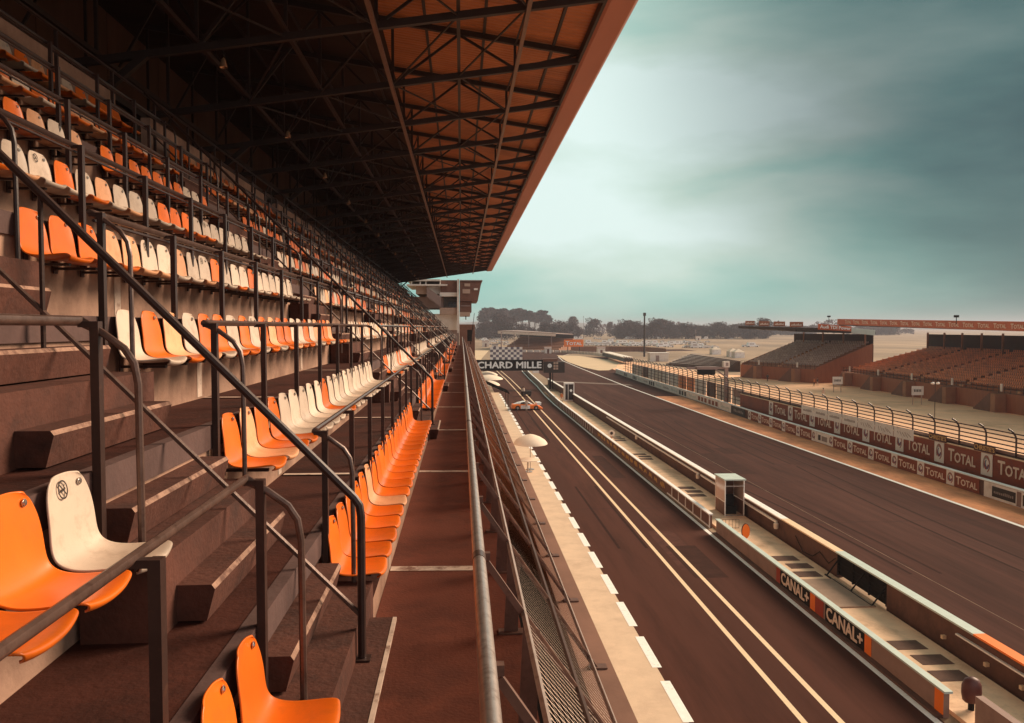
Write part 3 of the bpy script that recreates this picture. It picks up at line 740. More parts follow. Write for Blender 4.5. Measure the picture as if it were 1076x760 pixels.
def px_(y):
    for (ya, xa), (yb, xb) in zip(pw2y, pw2y[1:]):
        if ya <= y <= yb: return xa + (xb - xa) * (y - ya) / (yb - ya)
    return pw2y[-1][1]
y = 47.6
while y < 220:
    y2 = min(y + 1.75, 222); xa, xb = px_(y), px_(y2)
    a.hexa([(xa, y, 0), (xa + .12, y, 0), (xb + .12, y2, 0), (xb, y2, 0)], [(xa, y, .8), (xa + .12, y, .8), (xb + .12, y2, .8), (xb, y2, .8)])
    cpr.hexa([(xa - .09, y, .8), (xa + .18, y, .8), (xb + .18, y2, .8), (xb - .09, y2, .8)], [(xa - .09, y, .88), (xa + .18, y, .88), (xb + .18, y2, .88), (xb - .09, y2, .88)])
    if y < 58 or (y > 90): b.box(xa - .035, xa - .003, y, y + .13, 0.02, .79)
    y = y2
a.build('panels', 'brown_panel', pw2); cpr.build('capping', 'white_paint', pw2); b.build('posts', 'banner_white', pw2)
MB().box(14.70, 14.74, 47.62, 57.6, .06, .15).build('lower_rail', 'banner_white', pw2)
random.seed(5)                                      # unreadable gold script painted on the panels
sb = MB(); y = 58.5
while y < 88:
    pts = []; n = random.randint(5, 8)
    for j in range(n): pts.append((px_(y) - .015, y + j * .22, .42 + (.20 if j % 2 else -.17) * random.uniform(.5, 1.1)))
    sb.tube(pts, .028, 4); y += n * .22 + random.uniform(.35, .8)
sb.build('gold_script', 'gold', pw2)
struct(MB().box(15.1, 17.75, 5, 150, .0, .14).build('pit_wall_platform', 'platform'))
mt = MB(); random.seed(9)
rubber = mat('dark_mat', (.13, .065, .045), .9, .3, 3)
def matq(x, y, w, l, name='rubber_mat', lab='dark rubber mat'): return MB().box(x, x + w, y, y + l, .142, .154)
gi = 0
for yb in (26.0, 37.5, 56, 72, 84):
    for j in range(3):
        x0 = 16.0 + .16 * (j % 2); y0 = yb + j * 1.35
        o = MB().box(x0, x0 + 1.15, y0, y0 + .85, .142, .156).build('rubber_mat', rubber)
        tag(o, f'{["nearest", "middle", "farthest"][j]} dark mat in the {ORD[gi]} group from the camera on the pale platform', 'mat', 'dark mats on the pit wall platform')
    gi += 1
slb = MB().box(15.12, 17.5, 33.2, 37.0, .142, .20); tag(slb.build('access_cover', mat('cover_slab', (.34, .225, .16), .85, .2, 2)), 'raised concrete slab across the platform before the black gate', 'slab')
lw = MB().box(15.3, 15.42, 26.4, 30.5, .142, .40); tag(lw.build('low_curb', 'armco_conc'), 'low dark kerb along the platform behind the nearest banner', 'kerb')
lw = MB().box(15.3, 15.42, 37.6, 41.2, .142, .34); tag(lw.build('low_curb', 'armco_conc'), 'low dark kerb along the platform behind the plain wall board', 'kerb')
lw = MB().box(15.35, 15.6, 17, 23.2, .142, .95); tag(lw.build('pit_wall', 'wall_purple'), 'short pit wall stub with pale top at the lower right corner', 'wall')

# wall towards the race track
tw = thing('track_wall', 'dark concrete wall with painted capping dividing the platform from the race track', 'wall')
def seg(x0, x1, ya, yb, z0, z1, name, m): return MB().box(x0, x1, ya, yb, z0, z1).build(name, m, tw)
seg(17.95, 18.25, 5, 33.2, 0, 1.2, 'wall', 'armco_conc'); seg(17.95, 18.25, 37.8, 170, 0, 1.2, 'wall', 'armco_conc')
seg(17.86, 18.3, 5, 27.2, 1.2, 1.27, 'capping', 'sign_orange'); seg(17.86, 18.3, 27.21, 37.8, 1.2, 1.27, 'capping', 'mint'); seg(17.86, 18.3, 37.81, 44.5, 1.2, 1.27, 'capping', 'cream_paint'); seg(17.86, 18.3, 44.51, 170, 1.2, 1.27, 'capping', 'white_paint')
seg(17.84, 17.94, 45.2, 60, .86, .98, 'side_rail', 'white_paint'); seg(17.84, 17.94, 60.5, 100, .86, .98, 'side_rail', 'white_paint'); seg(17.84, 17.94, 8, 28.2, .86, .92, 'side_rail', 'white_paint')
kn = MB()
for yk in (24.6, 26.4, 28.9): kn.box(17.80, 17.945, yk, yk + .13, .42, .55)
kn.build('bracket', 'cream_paint', tw)
for i, yk in enumerate((44.9, 60.3, 82)):
    o = MB().lathe([(.11, 0), (.14, .1), (.14, .3), (.06, .36)], (17.74, yk, .60), 10).build('bollard_lamp', 'canvas', None, True)
    tag(o, f'small pale drum lamp fixed to the track wall, {ORD[i]} from the camera', 'lamp', 'drum lamps on the track wall')
cab = MB().tube([(17.92, 37.9, .9), (17.9, 38.6, .45), (17.9, 39.6, .75), (17.9, 40.4, .3), (17.9, 41.6, .2), (17.9, 42.6, .8)], .018, 5)
cab.build('hanging_cable', 'black', tw)
gt = thing('black_gate', 'black barred steel gate set into the dark track wall', 'gate')
for yg in (33.25, 34.75, 36.25, 37.72): MB().bar((17.98, yg, .15), (17.98, yg, 1.2), .07, .07, (1, 0, 0)).build('upright', 'black', gt)
for j in range(6): MB().tube([(17.98, 33.25, .26 + j * .17), (17.98, 37.75, .26 + j * .17)], .018, 6).build('bar', 'black', gt)
for yg in (33.3, 35.2, 37.6): MB().bar((17.98, yg, 1.0), (17.35, yg, .16), .05, .05).build('strut', 'black', gt)
MB().box(18.06, 18.2, 33.22, 37.78, .15, 1.19).build('backing', 'black', gt); MB().bar((17.35, 33.25, .18), (17.35, 37.75, .18), .06, .05).build('foot_bar', 'black', gt)  # black backing sheet stands in for the darkness of the opening

# marshal booth
bt = thing('marshal_booth', 'glazed marshal booth with pale flat roof on the pit wall platform', 'booth', (16.5, 50.1, .14))
bw, bd, bh = 1.2, 1.9, 2.25
MB().box(-.08, bw + .10, -.10, bd + .08, bh, bh + .08).build('roof', 'mint', bt)
for xx, yy in ((0, 0), (bw, 0), (0, bd), (bw, bd)): MB().box(xx - .03, xx + .03, yy - .03, yy + .03, 0, bh).build('post', 'banner_white', bt)
MB().box(-.012, .012, .03, bd - .03, .02, .85).build('side_panel', 'brown_panel', bt); MB().box(-.009, .009, .03, bd - .03, .90, bh - .02).build('side_glass', 'glass', bt)
MB().box(-.03, .03, .03, bd - .03, .85, .90).build('side_rail', 'banner_white', bt)
MB().box(.03, bw - .03, bd - .012, bd + .012, .02, bh).build('rear_panel', 'brown_panel', bt)
MB().box(.03, bw - .03, -.02, .02, 1.86, 1.91).build('front_rail', 'galv', bt); MB().box(.03, bw - .03, -.03, .03, 0, .07).build('sill', 'galv', bt)
MB().box(bw - .009, bw + .009, .03, bd - .03, .95, bh - .02).build('side_glass', 'glass', bt); MB().box(bw - .012, bw + .012, .03, bd - .03, .02, .9).build('side_panel', 'brown_panel', bt)
MB().prism_x([(.5, 0), (1.1, 0), (1.2, 1.15), (1.05, 1.15), (.95, .55), (.5, .5)], .25, .9).build('chair', 'black', bt)
# second cabinet with number plate, far
cb = thing('timing_cabinet', 'tall white framed cabinet with dark panels beside the gantry post', 'cabinet', (16.55, 131, .1))
MB().box(0, 1.6, 0, 1.4, 0, 2.9).build('body', 'banner_white', cb); MB().box(.15, .55, -.03, -.002, .2, 2.7).build('panel', 'near_black', cb); MB().box(.65, 1.45, -.03, -.002, .2, 2.7).build('panel', 'near_black', cb)
me = MB().lathe([(.22, 0), (.22, .02), (.01, .021)], n=16); me.v = [(x + 1.05, -.052 + -z * .5, y + 1.7) for x, y, z in me.v]; me.build('dial', 'letter_white', cb)
# oval marker
ov = thing('oval_marker', 'bright orange oval board standing on the platform beyond the pit wall', 'marker', (15.9, 44.6, .14))
o1 = MB(); o2 = MB(); pts = [(.21 * math.cos(2 * PI * j / 24), .42 + .40 * math.sin(2 * PI * j / 24) * (1.0 if math.sin(2 * PI * j / 24) > 0 else 1)) for j in range(24)]
o1.hexa([(x, -.03, z) for x, z in pts], [(x, .03, z) for x, z in pts]).build('board', 'sign_orange', ov)
pts2 = [(x * 1.16, .42 + (z - .42) * 1.08) for x, z in pts]; o2.hexa([(x, .032, z) for x, z in pts2], [(x, .07, z) for x, z in pts2]).build('rim', 'maroon', ov)
rk = thing('wire_rack', 'small wire rack standing behind the gap in the pit wall', 'rack', (15.3, 46.9, .14))
rr_ = MB()
for j in range(6): rr_.tube([(j * .2, 0, 0), (j * .2, 0, .55)], .012, 5)
rr_.tube([(0, 0, .55), (1.0, 0, .55)], .014, 5).tube([(0, 0, .05), (1.0, 0, .05)], .014, 5); rr_.build('wires', 'rail_worn', rk)
mc = thing('padded_cover', 'dark maroon rounded cover on a stub post at the lower right', 'cover', (15.75, 24.0, .14))
c_ = MB().lathe([(.20, .25), (.27, .32), (.31, .55), (.30, .78), (.22, .96), (.08, 1.03), (.01, 1.04)], n=18); c_.v = [(x * 1.0, y * .75, z) for x, y, z in c_.v]; c_.build('cover', 'maroon', mc, True)
MB().tube([(0, 0, 0), (0, 0, .3)], .09, 10).build('post', 'black', mc)
rd = thing('round_marker', 'small round pale board on a stand on the platform, far beyond the booth', 'marker', (15.55, 84, .14))
q = MB().lathe([(.34, 0), (.34, .05), (.01, .051)], n=18); q.v = [(x, -z, y + .85) for x, y, z in q.v]; q.build('board', 'canvas', rd); MB().box(-.05, .05, .0, .05, 0, .6).build('stand', 'cloth_orange', rd)
q = MB().lathe([(.16, 0), (.16, .02), (.01, .021)], n=14); q.v = [(x, -z - .052, y + .85) for x, y, z in q.v]; q.build('symbol', 'near_black', rd)

# gantry
gn = thing('gantry', 'black gantry beam with white lettering spanning the pit lane', 'gantry')
GY = 158
xr = ray(570.5, 384)[0] * GY; xl = 1.0
zb0, zb1 = 12 + ray(540, 389.7)[1] * GY, 12 + ray(540, 378.3)[1] * GY
MB().box(xl, xr, GY, GY + .9, zb0, zb1).build('beam', 'black', gn)
me = embolden(text_mesh('RICHARD MILLE', 1.75, .01, .0, align='RIGHT'), .06); xs_ = [v.co.x for v in me.vertices]; wd = max(xs_) - min(xs_); xend = ray(569.2, 384)[0] * GY; want = xend - ray(492.5, 384)[0] * GY
me.transform(Matrix.Translation((-max(xs_), 0, 0))); me.transform(Matrix.Diagonal((want / wd, 1, 1, 1)))
put_text('lettering', me, 'letter_white', gn, Matrix.Translation((xend, GY - .02, (zb0 + zb1) / 2)) @ NEARFACE)
x2 = ray(571.5, 384)[0] * GY; x3 = ray(593, 384)[0] * GY
cbx = MB().box(x2, x3, GY - .5, GY + 1.2, 12 + ray(580, 391.8)[1] * GY, 12 + ray(580, 380.5)[1] * GY).build('clock_box', 'near_black', gn)
MB().box(x2 - .2, x2 + 2.6, GY - .4, GY + 1.2, 12 + ray(580, 380)[1] * GY, 12 + ray(580, 377)[1] * GY).build('top_box', 'brown_panel', gn)
cxk, czk = ray(577.3, 384)[0] * GY, 12 + ray(577.3, 384.3)[1] * GY
q = MB().lathe([(.42, 0), (.42, .05), (.01, .051)], n=20); q.v = [(x + cxk, GY - .505 - z, y + czk) for x, y, z in q.v]; q.build('clock_face', 'letter_white', cbx)
dg = MB()
for i_, (xx, zz) in enumerate(((0, .45), (.5, .45), (0, -.1), (.5, -.1), (0, -.6), (.5, -.6))): dg.box(cxk + .75 + xx, cxk + 1.15 + xx, GY - .53, GY - .505, czk + zz - .15, czk + zz + .25)
dg.build('display_cells', 'bbeige', cbx)
hnd = MB().bar((cxk, GY - .57, czk), (cxk + .02, GY - .57, czk + .3), .05, .02).bar((cxk, GY - .57, czk), (cxk + .2, GY - .57, czk - .05), .05, .02); hnd.build('clock_hands', 'black', cbx)
MB().box(17.0, 17.35, GY + .1, GY + .45, 0, zb0 + .4).build('post', 'black', gn); MB().box(17.6, 17.75, GY + .2, GY + .35, 0, zb0 + .4).build('post', 'black', gn)
cx0, cx1 = ray(515, 370)[0] * GY, ray(549, 370)[0] * GY; cz0, cz1 = zb1 + .03, 12 + ray(530, 364.8)[1] * GY
chk = MB(); nx, nz = 11, 5
for ix in range(nx):
    for iz in range(nz):
        chk.mat((ix + iz) % 2); chk.box(cx0 + (cx1 - cx0) * ix / nx, cx0 + (cx1 - cx0) * (ix + 1) / nx, GY + .2, GY + .3, cz0 + (cz1 - cz0) * iz / nz, cz0 + (cz1 - cz0) * (iz + 1) / nz)
chk.build('chequered_board', ['banner_white', mat('grey_check', (.16, .15, .19), .6, .1, 2)], gn)
# small white signs on the far pit wall
for i, (xp, yp) in enumerate(((559.5, 396), (564, 393))):
    x, y = G(xp, yp); o = MB().box(x, x + 1.6, y, y + .1, .9, 2.7).build('small_board', 'banner_white'); tag(o, ['narrow white board above the pit wall below the gantry', 'wider white board above the pit wall just beyond the narrow one'][i], 'board')

# ------------------------------------------------------------------ people
def person(x, y, rz, top, legs, lab, arms=((.16, .06), (-.16, .06)), stride=.1, z=0.0, s=1.0):
    root = thing('person', lab, 'person', (x, y, z), rz)
    V = [(0, 0, .95), (0, 0, 1.15), (0, .01, 1.36), (0, .01, 1.47), (0, .02, 1.56), (0, .02, 1.68)]
    R = [(.15, .11), (.135, .10), (.17, .11), (.065, .065), (.082, .095), (.07, .085)]
    E_ = [(0, 1), (1, 2), (2, 3), (3, 4), (4, 5)]
    def ad(p, rr, par): V.append(p); R.append(rr); E_.append((par, len(V) - 1)); return len(V) - 1
    for sgn, (ax, ay) in zip((1, -1), arms):
        a = ad((sgn * .19, .01, 1.38), (.06, .06), 2); a = ad((sgn * .23, ay * .3, 1.12), (.046, .046), a); a = ad((sgn * .2 + ax * .4, ay + .02, .90), (.036, .036), a); ad((sgn * .2 + ax * .5, ay + .06, .80), (.04, .025), a)
        l = ad((sgn * .09, 0, .86), (.09, .09), 0); l = ad((sgn * .10, stride * sgn * .6 + .02, .50), (.062, .065), l); l = ad((sgn * .10, stride * sgn, .09), (.045, .045), l); ad((sgn * .11, stride * sgn + .15, .035), (.045, .035), l)
    me = bpy.data.meshes.new('b'); me.from_pydata(V, E_, []); o = bpy.data.objects.new('b', me); COL.objects.link(o)
    o.modifiers.new('k', 'SKIN'); sv = me.skin_vertices[0].data
    for i, rr in enumerate(R): sv[i].radius = rr; sv[i].use_root = i == 0
    ss = o.modifiers.new('s', 'SUBSURF'); ss.levels = 1; ss.render_levels = 1
    dg_ = bpy.context.evaluated_depsgraph_get(); out = bpy.data.meshes.new_from_object(o.evaluated_get(dg_)); COL.objects.unlink(o); bpy.data.objects.remove(o)
    for m_ in ('skin', top, legs): out.materials.append(M[m_])
    for p in out.polygons:
        c = p.center; p.use_smooth = True
        p.material_index = 0 if (c.z > 1.45 or (abs(c.x) > .17 and c.z < .93 and c.z > .7)) else (1 if c.z > .93 else 2)
    b = link('body', out, root)
    hm = MB().lathe([(.098, .0), (.108, .05), (.095, .11), (.05, .155), (.005, .165)], (0, .0, 1.60), 12); hm.build('hair', 'hair', root, True)
    root.scale = (s, s, s); return root

# ------------------------------------------------------------------ race car in the pit lane
cr = thing('race_car', 'orange and white closed race car standing across the pit lane', 'car', (9.35, 118.6, 0), math.radians(4))
def loft(secs_, name, m, par):
    mb_ = MB(); rings = []
    for x, hw, z0, z1, rnd in secs_:
        base = len(mb_.v); n = 12
        for j in range(n):
            a = 2 * PI * (j + .5) / n; cy, sy = math.cos(a), math.sin(a)
            yy = hw * math.copysign(abs(cy) ** rnd, cy); zz = (z0 + z1) / 2 + (z1 - z0) / 2 * math.copysign(abs(sy) ** rnd, sy)
            mb_.v.append((x, yy, zz))
        rings.append(base)
    for a, b in zip(rings, rings[1:]):
        for j in range(12): mb_.face([a + j, a + (j + 1) % 12, b + (j + 1) % 12, b + j])
    mb_.face([rings[0] + j for j in range(12)]); mb_.face([rings[-1] + j for j in range(12)])
    return mb_.build(name, m, par, True)
loft([(-2.15, .55, .25, .72, .4), (-2.05, .85, .14, .86, .4), (-1.5, .95, .1, .92, .4), (-.6, .95, .1, .86, .4), (.4, .95, .1, .82, .4), (1.3, .95, .1, .78, .4), (1.9, .9, .12, .62, .4), (2.2, .75, .16, .42, .4)], 'body', 'sign_orange', cr)
loft([(-1.9, .5, .7, .86, .5), (-1.2, .62, .75, 1.12, .5), (-.4, .66, .78, 1.28, .5), (.25, .62, .76, 1.22, .5), (.85, .56, .72, .9, .5)], 'cabin', 'car_white', cr)
for sy in (-1, 1):
    MB().prism_y([(-.95, .88), (.55, .86), (.2, 1.14), (-.4, 1.2), (-.8, 1.1)], sy * .652 - .012, sy * .652 + .012).build('side_window', 'dark_glass', cr)
    MB().box(-.9, .45, sy * .955 - .006, sy * .955 + .006, .2, .72).build('white_door', 'car_white', cr)
    for xw in (-1.35, 1.35):
        q = MB().lathe([(.18, -.13), (.33, -.12), (.345, 0), (.33, .12), (.18, .13)], n=18); q.v = [(x + xw, sy * .86 + z, y + .335) for x, y, z in q.v]; wh = q.build('wheel', 'tyre', cr, True)
        q = MB().lathe([(.17, -.135), (.19, 0), (.17, .135)], n=14); q.v = [(x + xw, sy * .86 + z, y + .335) for x, y, z in q.v]; q.build('rim', 'galv', wh)
MB().box(1.45, 2.15, -.85, .85, 1.02, 1.08).build('rear_wing', 'car_white', cr)
for sy in (-.84, .82): MB().box(1.5, 2.1, sy, sy + .03, .7, 1.1).build('wing_plate', 'car_white', cr)
MB().box(2.05, 2.35, -.8, .8, .12, .3).build('bumper', 'sign_orange', cr)
trl = thing('trolley', 'dark equipment trolley standing behind the race car in the pit lane', 'trolley', (11.2, 142, 0))
MB().box(-.9, .9, -.5, .5, .3, .9).build('body', 'near_black', trl); MB().tube([(-.8, 0, .9), (-.9, 0, 1.6), (-.5, 0, 1.6)], .05, 6).build('handle', 'near_black', trl)
for xx in (-.6, .6):
    q = MB().lathe([(.2, -.08), (.25, 0), (.2, .08)], n=12); q.v = [(x + xx, z - .5, y + .25) for x, y, z in q.v]; q.build('wheel', 'tyre', trl)
person(10.7, 141, .6, 'cloth_pale', 'cloth_dark', 'person in pale top and dark trousers beside the trolley in the pit lane')
person(9.3, 116.9, 0.2, 'cloth_pale', 'cloth_pale', 'person in white overalls leaning beside the orange race car')
person(15.6, 127, 2.5, 'cloth_orange', 'cloth_pale', 'person in an orange top on the pit wall platform near the cabinet', z=.14)
x, y = G(855.5, 406); person(x, y, 1.5, 'cloth_orange', 'cloth_dark', 'person in an orange top walking on the path below the grey stand')
x, y = G(859, 406); person(x, y, 1.6, 'cloth_dark', 'cloth_pale', 'person in a dark top walking on the path below the grey stand')
x, y = G(806.5, 401); person(x, y, 0, 'cloth_dark', 'cloth_dark', 'person in dark clothes at the foot of the grey stand stairs')
x, y = G(865, 418.5); person(x, y, -1, 'cloth_pale', 'cloth_pale', 'person in pale clothes behind the catch fence')

# ------------------------------------------------------------------ track barrier, banners, catch fence on the right
bpts = [(-10, 37.05), (60, 37.05), (92, 37.0), (130, 38.2), (176, 38.9), (212, 40.2)]
def bx_(y):
    for (ya, xa), (yb, xb) in zip(bpts, bpts[1:]):
        if ya <= y <= yb: return xa + (xb - xa) * (y - ya) / (yb - ya)
    return bpts[-1][1]
bar = thing('barrier_wall', 'long low concrete barrier carrying advertising along the far side of the track', 'wall')
mb = MB(); cp = MB()
for (ya, xa), (yb, xb) in zip(bpts, bpts[1:]):
    mb.hexa([(xa + .02, ya, 0), (xa + .4, ya, 0), (xb + .4, yb, 0), (xb + .02, yb, 0)], [(xa + .02, ya, 1.12), (xa + .4, ya, 1.12), (xb + .4, yb, 1.12), (xb + .02, yb, 1.12)])
    cp.hexa([(xa - .03, ya, 1.12), (xa + .42, ya, 1.12), (xb + .42, yb, 1.12), (xb - .03, yb, 1.12)], [(xa - .03, ya, 1.19), (xa + .42, ya, 1.19), (xb + .42, yb, 1.19), (xb - .03, yb, 1.19)])
mb.build('wall', 'armco_conc', bar); cp.build('capping', 'white_paint', bar)
TOTAL = embolden(text_mesh('TOTAL', 1.0, .004, .0, small=.78), .02)
xs_ = [v.co.x for v in TOTAL.vertices]; zs_ = [v.co.y for v in TOTAL.vertices]
TOTAL.transform(Matrix.Translation((-(max(xs_) + min(xs_)) / 2, -(max(zs_) + min(zs_)) / 2, 0))); TW = max(xs_) - min(xs_); TH_ = max(zs_) - min(zs_)
def total_mesh(w, h): m_ = TOTAL.copy(); m_.transform(Matrix.Diagonal((w / TW, h / TH_, 1, 1))); return m_
def emblem(w, h):
    mb_ = MB(); n = 20
    for a0, a1, r0, r1, mi, oy in ((.15, .85, .62, 1.0, 0, .0), (.55, 1.25, .25, .58, 1, .05), (-.35, .25, .3, .62, 2, -.05), (1.05, 1.6, .7, .95, 2, 0)):
        mb_.mat(mi)
        for j in range(n):
            t0, t1 = a0 + (a1 - a0) * j / n, a0 + (a1 - a0) * (j + 1) / n
            wv = lambda t: .5 + .5 * math.sin(PI * (t - a0) / (a1 - a0))
            q = []
            for t, o_ in ((t0, 0), (t1, 0), (t1, 1), (t0, 1)):
                R_ = (r1 if o_ else r1 - (r1 - r0) * wv(t)) ; a = 2 * PI * t - PI / 2
                q.append((oy + R_ * math.cos(a) * w / 2 * .8, R_ * math.sin(a) * h / 2 * .85))
            mb_.hexa([(0, -p[0], p[1]) for p in q], [(-.006, -p[0], p[1]) for p in q])
    return mb_
EML = emblem(.9, 1.0).mesh('emblem', ['grey_ink', 'blue_ink', 'red_ink']); EMU = emblem(1.05, 1.55).mesh('emblem', ['grey_ink', 'blue_ink', 'red_ink'])
panL = MB().box(-.02, 0, -1.5, 1.5, .05, 1.10).mesh('panel', 'banner_orange'); whL = MB().box(-.024, 0, -.5, .5, .04, 1.11).mesh('emblem_board', 'banner_white')
txtL = total_mesh(2.55, .62); txtL.transform(Matrix.Translation((-.026, 0, .56)) @ LEFTFACE); txtL.materials.clear(); txtL.materials.append(M['letter'])
emy = [55.6 + 4.02 * i for i in range(14)]
for i in range(12):
    y = 57.6 + 4.02 * i                              # centre of the orange field (nearer than its emblem)
    x = bx_(y)
    t = thing('orange_banner', f'orange lettered banner with a swirl emblem on the low barrier, {ORD[i]} from the right', 'banner', (x, y, 0), 0, 'orange banners along the low barrier')
    if i == 6:
        t['label'] = 'white and dark banner breaking the row of orange banners on the low barrier'
        MB().box(-.02, 0, -1.5, 1.5, .05, 1.10).build('panel', 'banner_white', t); MB().box(-.026, -.021, .3, .9, .3, .85).build('dark_mark', 'near_black', t); MB().box(-.026, -.021, -1.2, .1, .3, .8).build('grey_mark', 'grey_ink', t)
    else:
        link('panel', panL, t); link('lettering', txtL, t)
    q = link('emblem_board', whL, t, (0, 2.0, 0)); link('emblem', EML, q, (-.026, 0, .57))
# white panels farther along
random.seed(21)
y = 105.8; i = 0
kinds = ['black', 'white', 'orange', 'orange', 'white', 'check', 'white', 'logo', 'white', 'check', 'logo', 'white', 'check', 'white', 'check', 'white']
adj = ['dark banner', 'plain pale banner', 'cream banner with orange blocks', 'second cream banner with orange blocks']
while y < 208:
    kd = kinds[min(i, len(kinds) - 1)]; L_ = 6.2; x = bx_(y + L_ / 2); ang = math.atan2(bx_(y + L_) - bx_(y), L_)
    nm = {'black': 'dark banner with pale marks', 'white': 'white banner', 'orange': 'cream banner with orange blocks', 'check': 'white banner with black squares', 'logo': 'white banner with grey marks'}[kd]
    t = thing('barrier_banner', f'{nm} on the far low barrier, {ORD[i]} beyond the orange banners', 'banner', (x - .03, y + L_ / 2, 0), -ang, 'pale banners on the far barrier')
    MB().box(-.02, 0, -L_ / 2 + .06, L_ / 2 - .06, .04, 1.11).build('panel', 'near_black' if kd == 'black' else 'banner_white', t)
    m_ = MB()
    if kd == 'orange':
        for j in range(3): m_.box(-.027, -.021, -2.7 + j * 1.9, -1.4 + j * 1.9, .25, .9)
        m_.build('orange_blocks', 'banner_orange', t)
    elif kd == 'check':
        for j in range(3): m_.box(-.027, -.021, -2.5 + j * 1.8, -1.3 + j * 1.8, .2, .95)
        m_.build('black_squares', 'near_black', t)
    elif kd in ('logo', 'black', 'white'):
        for j in range(7): m_.box(-.027, -.021, -2.3 + j * .62, -1.95 + j * .62, .4, .4 + random.uniform(.2, .4))
        m_.build('grey_marks', 'grey_ink' if kd != 'white' else 'mint', t)
    y += L_; i += 1
# near white banner with black plate at the right edge
t = thing('plate_banner', 'white banner with black plates at the right end of the low barrier', 'banner', (37.03, 53.1, 0))
MB().box(-.02, 0, -2.8, 2.45, .02, 1.10).build('panel', 'banner_white', t)
bp_ = MB().box(-.03, -.021, -.9, 1.55, .2, .92).build('black_plate', 'near_black', t); MB().box(-.03, -.021, -2.7, -1.6, .2, .92).build('black_plate', 'near_black', t)
m_ = MB(); random.seed(4)
for j in range(11): m_.box(-.036, -.031, 1.35 - j * .19 - .12, 1.35 - j * .19, .45, .62 + random.uniform(-.03, .05))
m_.build('faint_lettering', 'grey_ink', bp_)
MB().box(-.03, -.021, -1.45, -1.0, .05, 1.05).build('grey_strip', 'wall_purple', t)

# upper tier boards behind the barrier
UX = 38.85
ub = thing('advert_hoarding', 'tall orange hoarding wall standing behind the low barrier', 'wall')
MB().box(UX + .03, UX + .12, 20, 112, .3, 2.66).build('backing', 'banner_orange', ub); MB().box(UX + .0, UX + .14, 20, 112, 2.66, 2.74).build('top_rail', 'cream_paint', ub)
MB().box(UX + .4, UX + .44, 20, 116, 2.0, 3.05).build('mesh_screen', 'wall_purple', ub)
txtU = total_mesh(3.5, 1.02); txtU.transform(Matrix.Translation((-.01, 0, 1.86)) @ LEFTFACE); txtU.materials.clear(); txtU.materials.append(M['letter'])
whU = MB().box(-.02, .02, -.65, .65, 1.0, 2.64).mesh('emblem_board', 'banner_white')
uy = [58.05 + 6.06 * i for i in range(-1, 8)]
i = 0
for y in uy:
    t = thing('hoarding_sign', f'large pale lettering with a white emblem board on the tall hoarding, {ORD[i]} from the right', 'sign', (UX, y - 3.0, 0), 0, 'lettered signs on the tall hoarding')
    link('lettering', txtU, t); q = link('emblem_board', whU, t, (0, 3.0, 0)); link('emblem', EMU, q, (-.022, 0, 1.86)); i += 1
CHR = text_mesh("CHRISTIE'S", .50, .01, .012)
for i, y in enumerate((58.3, 64.3)):
    t = thing('gold_sign', ['gold lettered name sign above the hoarding, nearer the right edge', 'gold lettered name sign above the hoarding, second from the right edge'][i], 'sign', (UX - .05, y, 2.98), 0, 'gold name signs above the hoarding')
    MB().box(0, .03, -1.25, 1.25, -.28, .30).build('board', 'maroon', t); put_text('lettering', CHR, 'gold', t, Matrix.Translation((-.012, 0, 0)) @ LEFTFACE)
for i in range(7):
    y = 67.3 + 3.32 * i
    t = thing('white_banner', f'white banner hung on the catch fence, {ORD[i]} from the right', 'banner', (UX - .35, y + 1.6, 2.75), 0, 'white banners on the catch fence')
    MB().box(-.02, 0, -1.6, 1.6, -.5, .46).build('sheet', 'banner_white', t)
    m_ = MB(); random.seed(30 + i)
    if i < 3:
        for j in range(5): m_.bar((-.024, -1.2 + j * .5, -.2 + random.uniform(-.1, .1)), (-.024, -.6 + j * .4, .1 + random.uniform(-.1, .1)), .008, .06)
    else:
        for j in range(9): m_.box(-.026, -.021, -1.1 + j * .25, -.94 + j * .25, -.14, .05 + random.uniform(-.03, .05))
    m_.build('grey_marks', 'grey_ink', t)

# catch fence
fx = lambda y: 39.2 if y < 110 else 39.2 + (y - 110) * .018
cf = thing('catch_fence', 'tall dark catch fence with curved post tops and many cables along the track', 'fence')
y = 35.4; posts = []
while y < 205: posts.append(y); y += 3.33
for i, y in enumerate(posts):
    x = fx(y)
    MB().tube([(x, y, 0), (x, y, 4.0), (x - .07, y, 4.3), (x - .28, y, 4.6), (x - .6, y, 4.8)], .07, 6).build('post', 'rail_dark', cf)
for z in (3.72, 3.98): pass
cbm = MB()
for z in (1.6, 2.2, 2.8, 3.18, 3.5, 3.82, 4.14, 4.46):
    for (ya, yb) in ((20, 110), (110, 205)):
        cbm.bar((fx(ya) - (.0 if z < 4.2 else .15), ya, z), (fx(yb) - (.0 if z < 4.2 else .15), yb, z), .05, .085)
cbm.build('cables', 'rail_dark', cf)
# white and coloured sheets behind the fence farther along
random.seed(8); y = 113; i = 0
cols = ['banner_white', 'bwhite', 'brown_panel', 'banner_white', 'seat_rust', 'seat_rust', 'banner_white', 'banner_white', 'bwhite', 'banner_white', 'brown_panel', 'bwhite', 'bwhite', 'banner_white']
while y < 195:
    w = random.uniform(4.5, 7); x = fx(y) + .5; c = cols[i % len(cols)]
    nm = {'banner_white': 'white', 'bwhite': 'cream', 'brown_panel': 'dark brown', 'seat_rust': 'rust orange'}[c]
    o = MB().box(x, x + .06, y, y + w, .8, 3.2).build('hoarding_sheet', c); tag(o, f'{nm} sheet hung behind the catch fence, {ORD[i]} beyond the tall hoarding', 'hoarding', 'sheets behind the far catch fence')
    y += w + .8; i += 1
